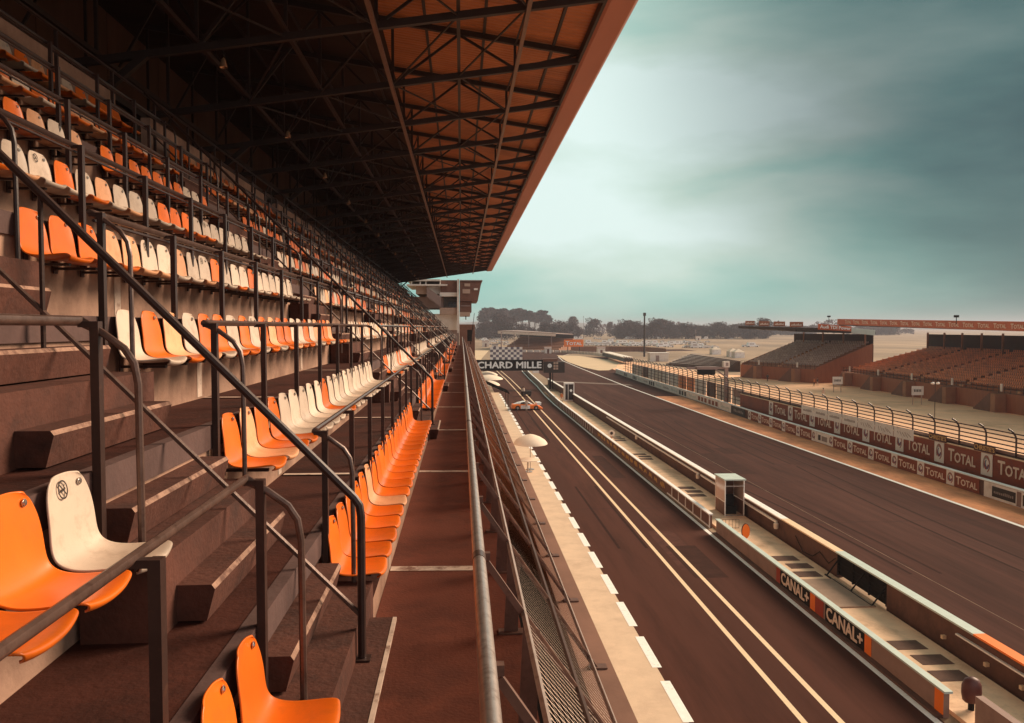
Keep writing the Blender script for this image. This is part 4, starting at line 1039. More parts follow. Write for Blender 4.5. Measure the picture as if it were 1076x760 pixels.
# video board gantry post over the fence
vp = thing('video_mast', 'grey mast with a side arm holding a dark display above the catch fence', 'mast', (39.6, 120.4, 0))
MB().box(-.25, .25, -.25, .25, 0, 6.0).build('mast', 'bgrey', vp); MB().box(-.5, .4, -.4, .4, 6.0, 6.9).build('top_box', 'bwhite', vp)
MB().bar((0, 0, 5.9), (-6.0, 0, 5.9), .3, .3).build('arm', 'bgrey', vp); MB().bar((-.1, 0, 4.6), (-1.8, 0, 5.8), .2, .2).build('brace', 'bgrey', vp)
MB().box(-4.3, -1.8, -.5, .5, 4.9, 5.7).build('display', 'black', vp); MB().box(-4.6, -1.5, -.6, .6, 5.7, 6.1).build('cover', 'bgrey', vp)
MB().box(-.2, .2, -.43, -.41, 6.2, 6.7).build('symbol', 'grey_ink', vp)
# CCTV lamp on post right
lpost = thing('lamp_post', 'slim lamp post with twin white heads behind the catch fence at the right', 'lamp', (*G(982, 440), 0))
MB().tube([(0, 0, 0), (0, 0, 4.6)], .05, 6).build('post', 'rail_dark', lpost)
for s_ in (-.35, .35): MB().lathe([(.05, 0), (.22, .05), (.24, .2), (.1, .32)], (s_, 0, 4.5), 10).build('lamp_head', 'banner_white', lpost, True)

# ------------------------------------------------------------------ grandstands on the right
M['stair_brown'] = mat('stair_brown', (.17, .085, .06), .9, .2, 1)
M['tier_rust'] = mat('tier_rust', (.34, .115, .045), .85, .2, .7)
M['aisle_pale'] = mat('aisle_pale', (.62, .34, .20), .9, .15, 1)
def opp_stand(name, lab, A, B, depth, zf, zb_, zroof_a, zroof_b, seatm, seatlab, nsec, ntier=14, roof_drop=.9, tierm='tier_conc'):
    # A: near front corner, B: far front corner (plan); depth goes away from the track
    A = Vector((A[0], A[1], 0)); B = Vector((B[0], B[1], 0)); u = (B - A); L_ = u.length; u.normalize(); n = Vector((u.y, -u.x, 0))
    if n.x < 0: n = -n
    t = thing(name, lab, 'grandstand', (0, 0, 0))
    def W(a, dpt, z): p = A + u * a + n * dpt; return (p.x, p.y, z)
    def bx(a0, a1, d0, d1, z0, z1, nm, m, par=t, mb_=None):
        q = mb_ or MB(); q.hexa([W(a0, d0, z0), W(a1, d0, z0), W(a1, d1, z0), W(a0, d1, z0)], [W(a0, d0, z1), W(a1, d0, z1), W(a1, d1, z1), W(a0, d1, z1)])
        return q if mb_ else q.build(nm, m, par)
    bx(0, L_, 0, .3, 0, zf - .02, 'front_wall', 'stand_front')
    tier = MB(); dd = depth / ntier
    for i in range(ntier): bx(0.05, L_ - .05, .31 + i * dd, .31 + (i + 1) * dd + .01, zf - 2.2 if i else .05, zf + (zb_ - zf) * i / (ntier - 1), '', '', None, tier)
    tier.build('tier', tierm, t)
    for a in (0, L_ - .2):
        q = MB(); q.hexa([W(a - .03, 0.31, 0), W(a + .2, .31, 0), W(a + .2, depth, 0), W(a - .03, depth, 0)], [W(a - .03, .31, zf + .3), W(a + .2, .31, zf + .3), W(a + .2, depth, zb_ + .3), W(a - .03, depth, zb_ + .3)]); q.build('side_wall', 'stand_front', t)
    bx(0, L_, depth, depth + .2, 0, zroof_a - roof_drop - .56, 'back_wall', mat('stand_back_shade', (.03, .014, .010), .8, .2, 1), t)  # near-black colour carries the shadow under the roof
    # roof slab slopes a little to the back
    q = MB(); q.hexa([W(-.3, -.5, zroof_a - .55), W(L_ + .3, -.5, zroof_b - .55), W(L_ + .3, depth + .5, zroof_b - roof_drop - .5), W(-.3, depth + .5, zroof_a - roof_drop - .5)], [W(-.3, -.5, zroof_a), W(L_ + .3, -.5, zroof_b), W(L_ + .3, depth + .5, zroof_b - roof_drop), W(-.3, depth + .5, zroof_a - roof_drop)]); q.build('roof', 'truss', t)
    a = 1.0
    while a < L_:
        bx(a, a + .25, depth - 1.2, depth - .9, zb_ - .5, zroof_a - roof_drop - .2, 'column', 'tier_conc'); a += 6.5
    # front railing
    rl = MB(); a = 0
    while a <= L_: rl.hexa([W(a, .02, zf), W(a + .06, .02, zf), W(a + .06, .08, zf), W(a, .08, zf)], [W(a, .02, zf + .95), W(a + .06, .02, zf + .95), W(a + .06, .08, zf + .95), W(a, .08, zf + .95)]); a += 1.4
    for zz in (.5, .92): rl.hexa([W(0, .02, zf + zz), W(L_, .02, zf + zz), W(L_, .07, zf + zz), W(0, .07, zf + zz)], [W(0, .02, zf + zz + .05), W(L_, .02, zf + zz + .05), W(L_, .07, zf + zz + .05), W(0, .07, zf + zz + .05)])
    rl.build('front_railing', 'rail_dark', t)
    # stairs down to the path
    a = 5.5
    while a < L_ - 3:
        q = MB(); ns = 10
        for i in range(ns): bx(a + i * .42, a + (i + 1) * .42, -1.6, -.05, 0.0, zf * (1 - i / ns), '', '', None, q)
        q.build('stair', 'stair_brown', t)
        bx(a - 1.2, a - .05, -1.6, -.05, .02, zf - .05, 'stair_pier', 'tier_conc'); bx(a - .4, a, -.2, -.02, zf + .2, zf + 1.3, 'notice', 'banner_white')
        a += 13.0
    # seats: too many to count, so one object
    sm = MB(); secw = (L_ - 1) / nsec
    me_ = [(-.2, 0, 0), (.2, 0, 0), (.2, .38, -.01), (-.2, .38, -.01), (.17, .44, .40), (-.17, .44, .40)]
    for i in range(1, ntier):
        z = zf + (zb_ - zf) * i / (ntier - 1) + .36
        for s_ in range(nsec):
            a = .5 + s_ * secw + .7
            while a < .5 + (s_ + 1) * secw - .5:
                k_ = len(sm.v); dp = .31 + i * dd + .25
                sm.v += [W(a + x_, dp + y_, z + z_) for x_, y_, z_ in me_] + [W(a + x_, dp + y_, z + z_ - .05) for x_, y_, z_ in me_[:4]]
                for f_ in ([0, 1, 2, 3], [3, 2, 4, 5], [0, 6, 7, 1]): sm.face([k_ + j for j in f_])
                a += .52
    o = sm.build('opposite_seats', seatm); stuff(o, seatlab, 'seats')
    for s_ in range(1, nsec):
        for i in range(1, ntier): bx(.5 + s_ * secw - .45, .5 + s_ * secw + .55, .31 + i * dd - .3, .31 + i * dd + .05, zf + (zb_ - zf) * (i - 1) / (ntier - 1), zf + (zb_ - zf) * i / (ntier - 1) + .06, 'aisle_step', 'aisle_pale')
    return t, W, L_
s1, W1, L1 = opp_stand('opposite_grandstand', 'covered grandstand with grey seats and small signs along its roof edge', (75.3, 170.4), (67.5, 194.5), 16, 3.0, 8.1, 11.9, 12.3, 'seat_grey', 'grey plastic seats filling the far covered stand across the track', 2)
s2, W2, L2 = opp_stand('opposite_grandstand', 'covered grandstand with rust orange seats and a long lettered roof band at right', (74.6, 80), (79.9, 168), 18, 2.7, 7.3, 11.6, 12.9, 'seat_rust', 'rust orange plastic seats filling the near covered stand across the track', 6, 15, .5, 'tier_rust')
# fascia band of stand 2
fb = MB().hexa([W2(-.4, -.75, 11.0), W2(L2 + .4, -.75, 12.55), W2(L2 + .4, -.55, 12.55), W2(-.4, -.55, 11.0)], [W2(-.4, -.75, 12.35), W2(L2 + .4, -.75, 13.75), W2(L2 + .4, -.55, 13.75), W2(-.4, -.55, 12.35)])
fb.build('fascia_band', 'fascia_orange', s2)
u2 = (Vector(W2(1, 0, 0)) - Vector(W2(0, 0, 0)))
fw = total_mesh(3.0, .72)
a = 3.0
lets = []
while a < L2 - 2:
    z = 11.0 + 1.55 * a / L2 + .66; p = W2(a, -.775, z)
    xa = -u2.normalized(); za = Vector((0, 0, 1)); na = xa.cross(za); mx = Matrix(((xa.x, za.x, na.x, p[0]), (xa.y, za.y, na.y, p[1]), (xa.z, za.z, na.z, p[2]), (0, 0, 0, 1)))
    put_text('lettering', fw, 'letter', s2, mx); a += 4.0
# roof signs of stand 1
for i, (x0, x1, y0, y1) in enumerate(((783.3, 793, 337.3, 341.8), (797.5, 808.6, 337.6, 342.8), (813, 825, 338, 343), (830, 844, 338.3, 343.8))):
    t = thing('roof_billboard', f'small brown billboard on the grey stand roof edge, {["leftmost", "second from the left", "third from the left", "rightmost"][i]} of four', 'billboard', (0, 0, 0), 0, 'small billboards on the grey stand roof')
    fr = (860 - (x0 + x1) / 2) / (860 - 783); Yc = 170.4 + fr * 23.5
    a0, a1 = ray(x0, y1), ray(x1, y0); pts = (a0[0] * Yc, a1[0] * Yc, 12 + a0[1] * Yc, 12 + a1[1] * Yc)
    MB().box(pts[0], pts[1], Yc, Yc + .15, pts[2], pts[3]).build('board', 'stand_front', t)
    m_ = MB(); nn = 8
    for j in range(nn):
        xx = pts[0] + (pts[1] - pts[0]) * (.1 + .8 * j / nn); m_.box(xx, xx + (pts[1] - pts[0]) * .07, Yc - .03, Yc - .004, pts[2] + .3, pts[2] + .55 + .2 * (j % 3) / 2)
    m_.build('pale_marks', 'letter', t)
    MB().box((pts[0] + pts[1]) / 2 - .08, (pts[0] + pts[1]) / 2 + .08, Yc + .16, Yc + .3, pts[2] - 1.0, pts[3] - .2).build('leg', 'truss', t)
t = thing('roof_banner', 'orange lettered banner on the near end of the grey stand roof', 'banner')
p0, p1 = W1(-.55, 0.2, 0), W1(-.55, 9.3, 0)
def endquad(pa_, pb_, z0a, z1a, z0b, z1b, th=.15): 
    dy = -th
    return MB().hexa([(pa_[0], pa_[1], z0a), (pb_[0], pb_[1], z0b), (pb_[0], pb_[1] + dy, z0b), (pa_[0], pa_[1] + dy, z0a)], [(pa_[0], pa_[1], z1a), (pb_[0], pb_[1], z1b), (pb_[0], pb_[1] + dy, z1b), (pa_[0], pa_[1] + dy, z1a)])
endquad(p0, p1, 11.5, 12.75, 11.1, 12.2).build('sheet', 'fascia_orange', t)
am = embolden(text_mesh('Audi TDI Power', 1.0, .01, .0), .03); xs_ = [v.co.x for v in am.vertices]; am.transform(Matrix.Diagonal((8.4 / (max(xs_) - min(xs_)), .95, 1, 1)))
dv = (Vector(p1) - Vector(p0)).normalized(); dv.z = -.05; dv.normalize(); zv = Vector((0, 0, 1)); nv_ = dv.cross(zv); pc = (Vector(p0) + Vector(p1)) / 2
put_text('lettering', am, 'letter_white', t, Matrix(((dv.x, zv.x, nv_.x, pc.x + nv_.x * .25), (dv.y, zv.y, nv_.y, pc.y + nv_.y * .25), (dv.z, zv.z, nv_.z, 11.9), (0, 0, 0, 1))))
t = thing('roof_banner', 'pale mint banner at the near end of the grey stand roof, beside the orange one', 'banner')
endquad(p1, W1(-.55, 16, 0), 10.75, 11.9, 10.2, 11.4).build('sheet', 'mint', t)
for i, (xp, yp, st_, Yd) in enumerate(((871, 333, s1, 176), (1005, 333, s2, 118))):
    rr_ = ray(xp, yp); o = thing('roof_lamp', ['small floodlight on the roof where the two far stands meet', 'small floodlight on the lettered roof band at right'][i], 'lamp', (rr_[0] * Yd, Yd, 12 + rr_[1] * Yd))
    MB().box(-.3, .3, -.2, .2, -.1, .25).build('lamp_head', 'black', o); MB().box(-.04, .04, -.04, .04, -1.1, -.1).build('post', 'black', o)
# notice boards in front of stand 2
for i, (xp, yp) in enumerate(((964, 409.5), (880, 396.5))):
    x, y = G(xp, yp + 16); o = thing('notice_board', ['white lettered notice board before the rust orange stand', 'white notice board where the two far stands meet'][i], 'sign', (x, y, 0))
    MB().box(-.95, .95, 0, .06, 1.5, 2.9).build('board', 'banner_white', o)
    for s_ in (-.7, .7): MB().box(s_ - .06, s_ + .06, .062, .16, 0, 2.8).build('leg', 'bbeige', o)
    q = MB()
    for j in range(5): q.box(-.6 + j * .25, -.45 + j * .25, -.02, -.002, 2.0, 2.4)
    q.build('grey_marks', 'near_black', o)

# ------------------------------------------------------------------ beyond: bleachers, far stand, billboard, mast
bb = thing('open_bleacher', 'open bank of dark benches standing in the field beyond the catch fence', 'bleacher')
fa, fb_ = Vector((*G(700, 384), 0)), Vector((*G(765, 390), 0)); ra, rb = [Vector((ray(px, py)[0] * ((3.2 - 12) / ray(px, py)[1]), (3.2 - 12) / ray(px, py)[1], 0)) for px, py in ((728, 371), (778, 378.5))]
tb = MB(); sb = MB(); N_ = 9
for i in range(N_):
    f0, f1 = i / N_, (i + 1) / N_; a0, b0, a1, b1 = fa.lerp(ra, f0), fb_.lerp(rb, f0), fa.lerp(ra, f1), fb_.lerp(rb, f1); z = .6 + 2.6 * f0
    q = [(*a0.xy, 0), (*b0.xy, 0), (*b1.xy, 0), (*a1.xy, 0)]; tb.hexa(q, [(x_, y_, z) for x_, y_, _ in q])
    f2 = f0 + .4 / N_; a2, b2 = fa.lerp(ra, f2), fb_.lerp(rb, f2); q = [(*a0.xy, z + .4), (*b0.xy, z + .4), (*b2.xy, z + .4), (*a2.xy, z + .4)]; sb.hexa(q, [(x_, y_, z + .46) for x_, y_, _ in q])
tb.build('bank', mat('bank_timber', (.10, .055, .042), .9, .3, .5), bb); sb.build('benches', 'seat_grey', bb)
x, y = G(692, 380); cbn = thing('white_cabin', 'small white cabin beside the dark open bleacher', 'cabin', (x, y, 0)); MB().box(-3, 3.5, 0, 4, 0, 2.8).build('wall', 'bwhite', cbn); MB().box(-3.3, 3.8, -.3, 4.3, 2.8, 3.1).build('roof', 'banner_white', cbn); MB().box(-1, .2, -.05, -.002, 0, 2.1).build('door', 'bgrey', cbn)
ms = thing('floodlight_mast', 'tall thin floodlight mast rising above the far trees', 'mast', (74.2, 329, 0))
MB().tube([(0, 0, 0), (0, 0, 17.8)], [.42, .30], 8).build('mast', 'near_black', ms); MB().box(-.5, .5, -.5, .5, 16.6, 17.9).build('lamp_head', 'near_black', ms)
x, y = G(602.5, 371); bbd = thing('orange_billboard', 'orange lettered billboard beside the far grandstand', 'billboard', (x, y, 0))
ra0, ra1 = ray(592.6, 364.5), ray(613, 357); bw0, bw1 = ra0[0] * y - x, ra1[0] * y - x; bz0, bz1 = 12 + ra0[1] * y, 12 + ra1[1] * y
MB().box(bw0, bw1, -.1, .15, bz0, bz1).build('board', 'sign_orange', bbd); q = total_mesh((bw1 - bw0) * .84, (bz1 - bz0) * .55); put_text('lettering', q, 'letter_white', bbd, Matrix.Translation(((bw0 + bw1) / 2, -.13, (bz0 + bz1) / 2)) @ NEARFACE)
for f_ in (.2, .8): MB().box(bw0 + (bw1 - bw0) * f_ - .15, bw0 + (bw1 - bw0) * f_ + .15, .16, .4, 0, bz1 - .3).build('leg', 'near_black', bbd)
fs_ = thing('far_grandstand', 'small far covered grandstand with a long pale roof at the end of the straight', 'grandstand')
yF = 420.0
def Q(px, py, Y): r_ = ray(px, py); return (r_[0] * Y, Y, 12 + r_[1] * Y)
a, b, c, d_ = Q(523, 348.0, 450), Q(584, 350.8, 420), Q(584, 353.6, 420), Q(523, 350.6, 450)
def slab(a, b, c, d_, th, nm, m, par): return MB().hexa([a, b, c, d_], [(p[0], p[1] + th, p[2]) for p in (a, b, c, d_)]).build(nm, m, par)
slab(a, b, c, d_, .5, 'roof_edge', 'banner_white', fs_)
a, b, c, d_ = Q(523, 348, 450), Q(584, 350.8, 420), Q(602, 351.6, 455), Q(545, 347.6, 485)
MB().hexa([a, b, c, d_], [(p[0], p[1], p[2] + .3) for p in (a, b, c, d_)]).build('roof', 'bgrey', fs_)
tq = MB()
for i in range(9):
    f_ = i / 8; a = Vector(Q(528, 366.5, 438)).lerp(Vector(Q(546, 354, 475)), f_); b = Vector(Q(585, 368, 405)).lerp(Vector(Q(602, 356, 445)), f_)
    nn_ = (Vector(Q(546, 354, 475)) - Vector(Q(528, 366.5, 438))) / 8
    q = [a, b, b + Vector((nn_.x, nn_.y, 0)), a + Vector((nn_.x, nn_.y, 0))]; tq.hexa([(p.x, p.y, 0) for p in q], [(p.x, p.y, a.z if k_ in (0, 3) else b.z) for k_, p in enumerate(q)])
tq.build('tier', 'tier_conc', fs_)
slab(Q(546, 349, 486), Q(603, 352.5, 456), Q(603, 371, 456), Q(546, 371, 486), .3, 'back_wall', 'near_black', fs_)
for f_ in (.06, .3, .55, .93): a = Vector(Q(523, 349, 450)).lerp(Vector(Q(584, 352, 420)), f_); MB().box(a.x - .12, a.x + .12, a.y, a.y + .25, 0, a.z - .1).build('column', 'bgrey', fs_)
# pale barrier at the end of the straight
random.seed(14)
eb = thing('tyre_barrier', 'pale tyre barrier curving behind the gravel trap', 'barrier')
pts = [G(540, 370), G(590, 370.5), G(625, 373), G(648, 376.5)]
q = MB()
for (xa, ya), (xb, yb) in zip(pts, pts[1:]):
    nseg = max(2, int(math.hypot(xb - xa, yb - ya) / 3))
    for j in range(nseg): q.bar((xa + (xb - xa) * j / nseg, ya + (yb - ya) * j / nseg, .55), (xa + (xb - xa) * (j + .86) / nseg, ya + (yb - ya) * (j + .86) / nseg, .55), .5, 1.1)
q.build('tyre_wall', 'bwhite', eb)
bg = thing('low_bridge', 'low dark underpass roof with pale parapet behind the gravel trap', 'bridge'); pts = [Q(637, 374.5, 320), Q(660, 378, 262)]
MB().bar((pts[0][0], pts[0][1], 1.4), (pts[1][0], pts[1][1], 1.4), 3.0, 1.2).build('deck', 'near_black', bg); MB().bar((pts[0][0], pts[0][1], 2.2), (pts[1][0], pts[1][1], 2.2), 3.1, .3).build('parapet', 'bwhite', bg)
bfn = thing('field_fence', 'long brown slatted fence between the track and the car park', 'fence'); pts = [G(600, 369), G(640, 369), G(675, 369.5), G(700, 372)]
q = MB()
for (xa, ya), (xb, yb) in zip(pts, pts[1:]):
    q.bar((xa, ya, 1.3), (xb, yb, 1.3), .1, 2.2)
    nseg = 14
    for j in range(nseg): q.box(xa + (xb - xa) * j / nseg - .1, xa + (xb - xa) * j / nseg + .1, ya + (yb - ya) * j / nseg - .3, ya + (yb - ya) * j / nseg - .1, 0, 2.6)
q.build('slats', 'tier_conc', bfn)

# parked cars in the field
def carmesh(colm, kind):
    mb_ = MB()
    L_, W_ = (4.2, 1.75) if kind == 'car' else (5.6, 2.2)
    z1 = .9 if kind == 'car' else 1.0
    mb_.mat(0).prism_y([(-L_ / 2, .35), (L_ / 2, .35), (L_ / 2, .75), (L_ / 2 - .3, z1), (-L_ / 2 + .1, z1), (-L_ / 2, .8)], -W_ / 2, W_ / 2)
    top = 1.45 if kind == 'car' else 2.5
    p = [(-L_ / 2 + .25, z1 + .003), (L_ / 2 - 1.3, z1 + .003), (L_ / 2 - 1.9, top - .06), (-L_ / 2 + .6, top - .06)]
    mb_.mat(1 if kind == 'car' else 0).prism_y(p, -W_ / 2 + .1, W_ / 2 - .1)
    mb_.mat(0).prism_y([(-L_ / 2 + .6, top - .058), (L_ / 2 - 1.9, top - .058), (L_ / 2 - 2.0, top), (-L_ / 2 + .7, top)], -W_ / 2 + .15, W_ / 2 - .15)
    if kind != 'car':
        mb_.mat(1)
        for s_ in (-1, 1): mb_.box(-1.5, .5, s_ * (W_ / 2 - .1) - .02, s_ * (W_ / 2 - .1) + .02, 1.4, 2.0)
    mb_.mat(2)
    for x_ in (-L_ / 2 + .8, L_ / 2 - .8):
        for s_ in (-1, 1): 
            q = MB().lathe([(.32, -.1), (.33, .1), (.02, .11)], n=10); mb_.add([(a_ + x_, s_ * (W_ / 2 - .05) + c_, b_ + .33) for a_, b_, c_ in q.v], q.f)
    return mb_.mesh('parked_' + kind, [colm, 'galv', 'tyre'])
CM = [carmesh('car_white', 'car'), carmesh('car_grey', 'car'), carmesh('car_white', 'van')]
random.seed(17)
def park(xp, yp, kind=None):
    x, y = G(xp, yp); k_ = kind if kind is not None else random.choices((0, 1, 2), (6, 2, 3))[0]
    o = link(['parked_car', 'parked_car', 'camper_van'][k_], CM[k_]); o.location = (x, y, .01); o.rotation_euler = (0, 0, random.choice((0, PI)) + random.uniform(-.3, .3)); s_ = random.uniform(.95, 1.12); o.scale = (s_, s_, s_)
    tag(o, ['small white car parked in a row in the dry field below the trees', 'small grey car parked in a row in the dry field below the trees', 'white camper van parked among the cars in the dry field below the trees'][k_], ['car', 'car', 'van'][k_], ['white cars in the field', 'grey cars in the field', 'white vans in the field'][k_])
for row, (y0, xa, xb, n) in enumerate(((363.2, 614, 700, 26), (361.3, 617, 742, 34), (364.6, 690, 752, 16), (359.8, 640, 745, 14), (356.3, 595, 770, 16))):
    for j in range(n):
        if random.random() < .12: continue
        park(xa + (xb - xa) * (j + random.uniform(.1, .9)) / n, y0 + random.uniform(-.35, .35) + (.012 * (xa + (xb - xa) * j / n - 640) if row < 3 else 0))
for j in range(30): park(random.uniform(506, 534), random.uniform(353.5, 363))
# tents and campers, each its own
x, y = G(790.5, 364.8); o = link('camper_van', CM[2]); o.location = (x, y, .01); o.scale = (1.3, 1.3, 1.1); tag(o, 'large white camper alone at the right end of the dry field', 'van')
x, y = G(783, 364.8); o = link('parked_car', CM[0]); o.location = (x, y, .01); tag(o, 'white car alone just left of the large white camper', 'car')
for i, (xp, yp) in enumerate(((751.5, 372.5), (770, 375), (775.5, 376))):
    x, y = G(xp, yp); o = thing('white_tent', ['white tent behind the middle of the dark bleacher', 'white tent behind the right end of the bleacher', 'rightmost white tent behind the bleacher'][i], 'tent', (x, y, 0))
    MB().box(-2, 2, -2, 2, 0, 2.2).build('walls', 'banner_white', o); q = MB(); q.v = [(-2.2, -2.2, 2.2), (2.2, -2.2, 2.2), (2.2, 2.2, 2.2), (-2.2, 2.2, 2.2), (0, 0, 3.6)]
    for f_ in ([0, 1, 4], [1, 2, 4], [2, 3, 4], [3, 0, 4], [3, 2, 1, 0]): q.face(f_)
    q.build('roof', 'canvas', o)

for i, (xp, yp, w_, h_, d1) in enumerate(((510.5, 364.5, 4.2, 3.0, 'white hut with a low roof left of the chequered board'), (520, 367.5, 3.2, 2.4, 'small cream hut just above the chequered board'), (576, 371.5, 3.0, 2.2, 'low cream hut at the foot of the far small grandstand'), (632, 372.5, 3.4, 2.6, 'cream hut before the brown slatted fence'), (684, 356.5, 5, 3.2, 'long pale hut at the foot of the tree line right of the mast'), (734, 357.5, 5, 3.0, 'pale hut below the tree line above the dark bleacher'), (663, 356.2, 4, 3.0, 'pale hut below the tree line left of the mast'))):
    x, y = G(xp, yp); o = thing('hut', d1, 'hut', (x, y, 0)); MB().box(-w_ / 2, w_ / 2, 0, 3, 0, h_).build('wall', 'bwhite', o); MB().prism_x([(-.2, h_ + .003), (3.2, h_ + .003), (1.5, h_ + .8)], -w_ / 2 - .2, w_ / 2 + .2).build('roof', 'bgrey', o); MB().box(-.5, .5, -.04, -.002, 0, 2).build('door', 'brown_panel', o)
for i, (xp, yb_, yt_, d1) in enumerate(((527, 369, 349, 'thin pole at the left end of the far small grandstand'), (603.5, 356, 333.5, 'thin dark pole by the pale tree behind the orange billboard'), (613, 356, 332.5, 'thin dark pole left of the round dark tree'), (731, 358.5, 347, 'short pale pole in the field before the long tree line'), (744, 357, 352, 'very short pale pole below the long tree line'))):
    x, y = G(xp, yb_); h_ = 12 + ray(xp, yt_)[1] * y; o = thing('pole', d1, 'pole', (x, y, 0)); MB().tube([(0, 0, 0), (0, 0, h_)], [.22, .12], 6).build('pole', 'near_black' if i in (1, 2) else 'bgrey', o); MB().box(-.35, .35, -.2, .2, h_ - .5, h_ + .1).build('head', 'near_black' if i in (1, 2) else 'bgrey', o)
# ------------------------------------------------------------------ trees
def crown(seed, h, w, blobs, nleaf, base=.18, pine=False):
    rnd = random.Random(seed); mb_ = MB(); cs = []
    for i in range(blobs):
        if pine: cs.append((rnd.uniform(-.22, .22) * w, rnd.uniform(-.22, .22) * w, h * rnd.uniform(.62, .93), w * rnd.uniform(.16, .28), h * rnd.uniform(.05, .10)))
        else:
            t = rnd.random(); zz = h * (base + .06 + (.80 - base) * t); sp = w * .38 * (1 - .6 * abs(t - .32))
            a = rnd.random() * 2 * PI; q = math.sqrt(rnd.random()); cs.append((sp * q * math.cos(a), sp * q * math.sin(a), zz, w * rnd.uniform(.18, .28), h * rnd.uniform(.10, .17)))
    for i in range(nleaf):
        c = rnd.choice(cs); v = Vector((rnd.gauss(0, 1), rnd.gauss(0, 1), rnd.gauss(0, 1))).normalized() * (rnd.random() ** .33) * rnd.uniform(.9, 1.12)
        p = Vector((c[0] + v.x * c[3], c[1] + v.y * c[3], c[2] + v.z * c[4])); s_ = h * rnd.uniform(.016, .036)
        a = Vector((rnd.gauss(0, 1), rnd.gauss(0, 1), rnd.gauss(0, .6))).normalized(); b = a.cross(Vector((rnd.gauss(0, 1), rnd.gauss(0, 1), rnd.gauss(0, 1)))).normalized()
        mb_.poly([p - a * s_, p + b * s_ * .8, p + a * s_, p - b * s_ * .8])
    tk = MB(); tk.tube([(0, 0, 0), (.01 * w, 0, h * .3), (-.01 * w, .01 * w, h * .62), (0, 0, h * .85)], [h * .02, h * .016, h * .01, h * .004], 6)
    for i in range(6):
        c = rnd.choice(cs); tk.tube([(0, 0, h * rnd.uniform(.25, .5)), (c[0] * .6, c[1] * .6, c[2] * .85), (c[0], c[1], c[2])], [h * .009, h * .006, h * .002], 5)
    return mb_, tk
TV = []
for i, (h, w, bl_, nl, pine, m_) in enumerate(((1, .95, 16, 1500, 0, 'leaf_a'), (1, .8, 14, 1400, 0, 'leaf_b'), (1, 1.15, 18, 1600, 0, 'leaf_a'), (1, .7, 12, 1200, 0, 'leaf_c'), (1, .62, 12, 1100, 1, 'leaf_b'), (1, .5, 10, 900, 1, 'leaf_a'), (1, 1.0, 14, 1300, 0, 'leaf_b'))):
    H_ = 20.0; c_, t_ = crown(100 + i, H_, w * H_, bl_ + (8 if not pine else 0), int(nl * 1.9), .03, pine); TV.append((c_.mesh('crown', m_), t_.mesh('trunk', 'bark'), H_))
def tree(px, ybase, ytop, var, lab, grp=None, Y=None, wmul=1.0):
    rb_ = ray(px, ybase); Y = Y or -12 / rb_[1]; x = rb_[0] * Y; h = 12 + ray(px, ytop)[1] * Y
    t = thing('tree', lab, 'tree', (x, Y, 0), random.uniform(0, 6.28), grp); s_ = h / (TV[var][2] * .93); link('crown', TV[var][0], t); link('trunk', TV[var][1], t); t.scale = (s_ * wmul, s_ * wmul, s_); return t
random.seed(23)
LP = 'tall bare-stemmed pine in the hazy row behind the far small grandstand'
for px, yt in ((509, 325.5), (514, 325), (520, 326), (527, 326.5), (532, 326), (538, 327), (543, 326), (549, 327), (556, 327.5), (562, 328), (569, 328.5), (575, 331)):
    tree(px, 353.2 + random.uniform(-.3, .3), yt + random.uniform(-1.2, 2.5), random.choice((4, 5, 4)), LP, 'pines behind the far small grandstand', wmul=1.2)
LB = 'bushy dark tree in front of the hazy pines behind the far small grandstand'
for px, yt, v in ((507, 335, 1), (512, 337, 6), (519, 338, 2), (525, 329, 0), (532, 333, 2), (550, 340, 2), (558, 342, 1), (572, 339, 0), (580, 340, 2), (590, 337, 2), (598, 338, 0), (606, 341, 6)):
    tree(px, 356.5 + random.uniform(-.4, .6), yt, v, LB, 'bushy trees before the pines')
tree(623, 354.2, 334.5, 0, 'large round dark tree standing apart at the middle of the horizon', None, wmul=1.05)
tree(603, 353.6, 333, 3, 'thin pale tree left of the large round dark tree')
for px, yt, v in ((641, 338.5, 3), (648, 341, 6)): tree(px, 354, yt, v, 'hazy pale tree right of the large round dark tree', 'hazy trees beside the round tree')
LR = 'dark broad tree in the long tree line above the parked cars'
px = 655
for px, yt, v in ((653, 340, 1), (658, 336, 0), (664, 338, 2), (671, 339, 6), (677, 341, 1), (683, 338, 1), (690, 334.5, 0), (695, 336, 2), (701, 338, 0), (708, 341, 6), (714, 342, 2), (720, 339, 0), (727, 340, 1), (733, 341, 2), (738, 342, 0), (744, 342, 6), (750, 339, 2), (757, 338.5, 0), (763, 341, 2), (769, 341, 6), (775, 340, 0), (781, 340, 2), (787, 339, 0), (793, 339, 2), (799, 340.5, 1)):
    tree(px, 355.8 + random.uniform(-.5, .8), yt, v, LR, 'trees of the long line above the parked cars', wmul=1.25)
tree(803, 356, 334, 0, 'dark tree rising behind the second roof billboard')
LF = 'hazy tree glimpsed below the far stand roof edge'
for px, yt in ((806, 342), (813, 342), (820, 341), (828, 342), (836, 341), (844, 342), (852, 341), (905, 340), (912, 342), (919, 341), (926, 342), (933, 341), (940, 343)):
    tree(px, 352.5, yt, random.choice((0, 1, 2, 6)), LF, 'hazy trees below the stand roof', wmul=1.5)
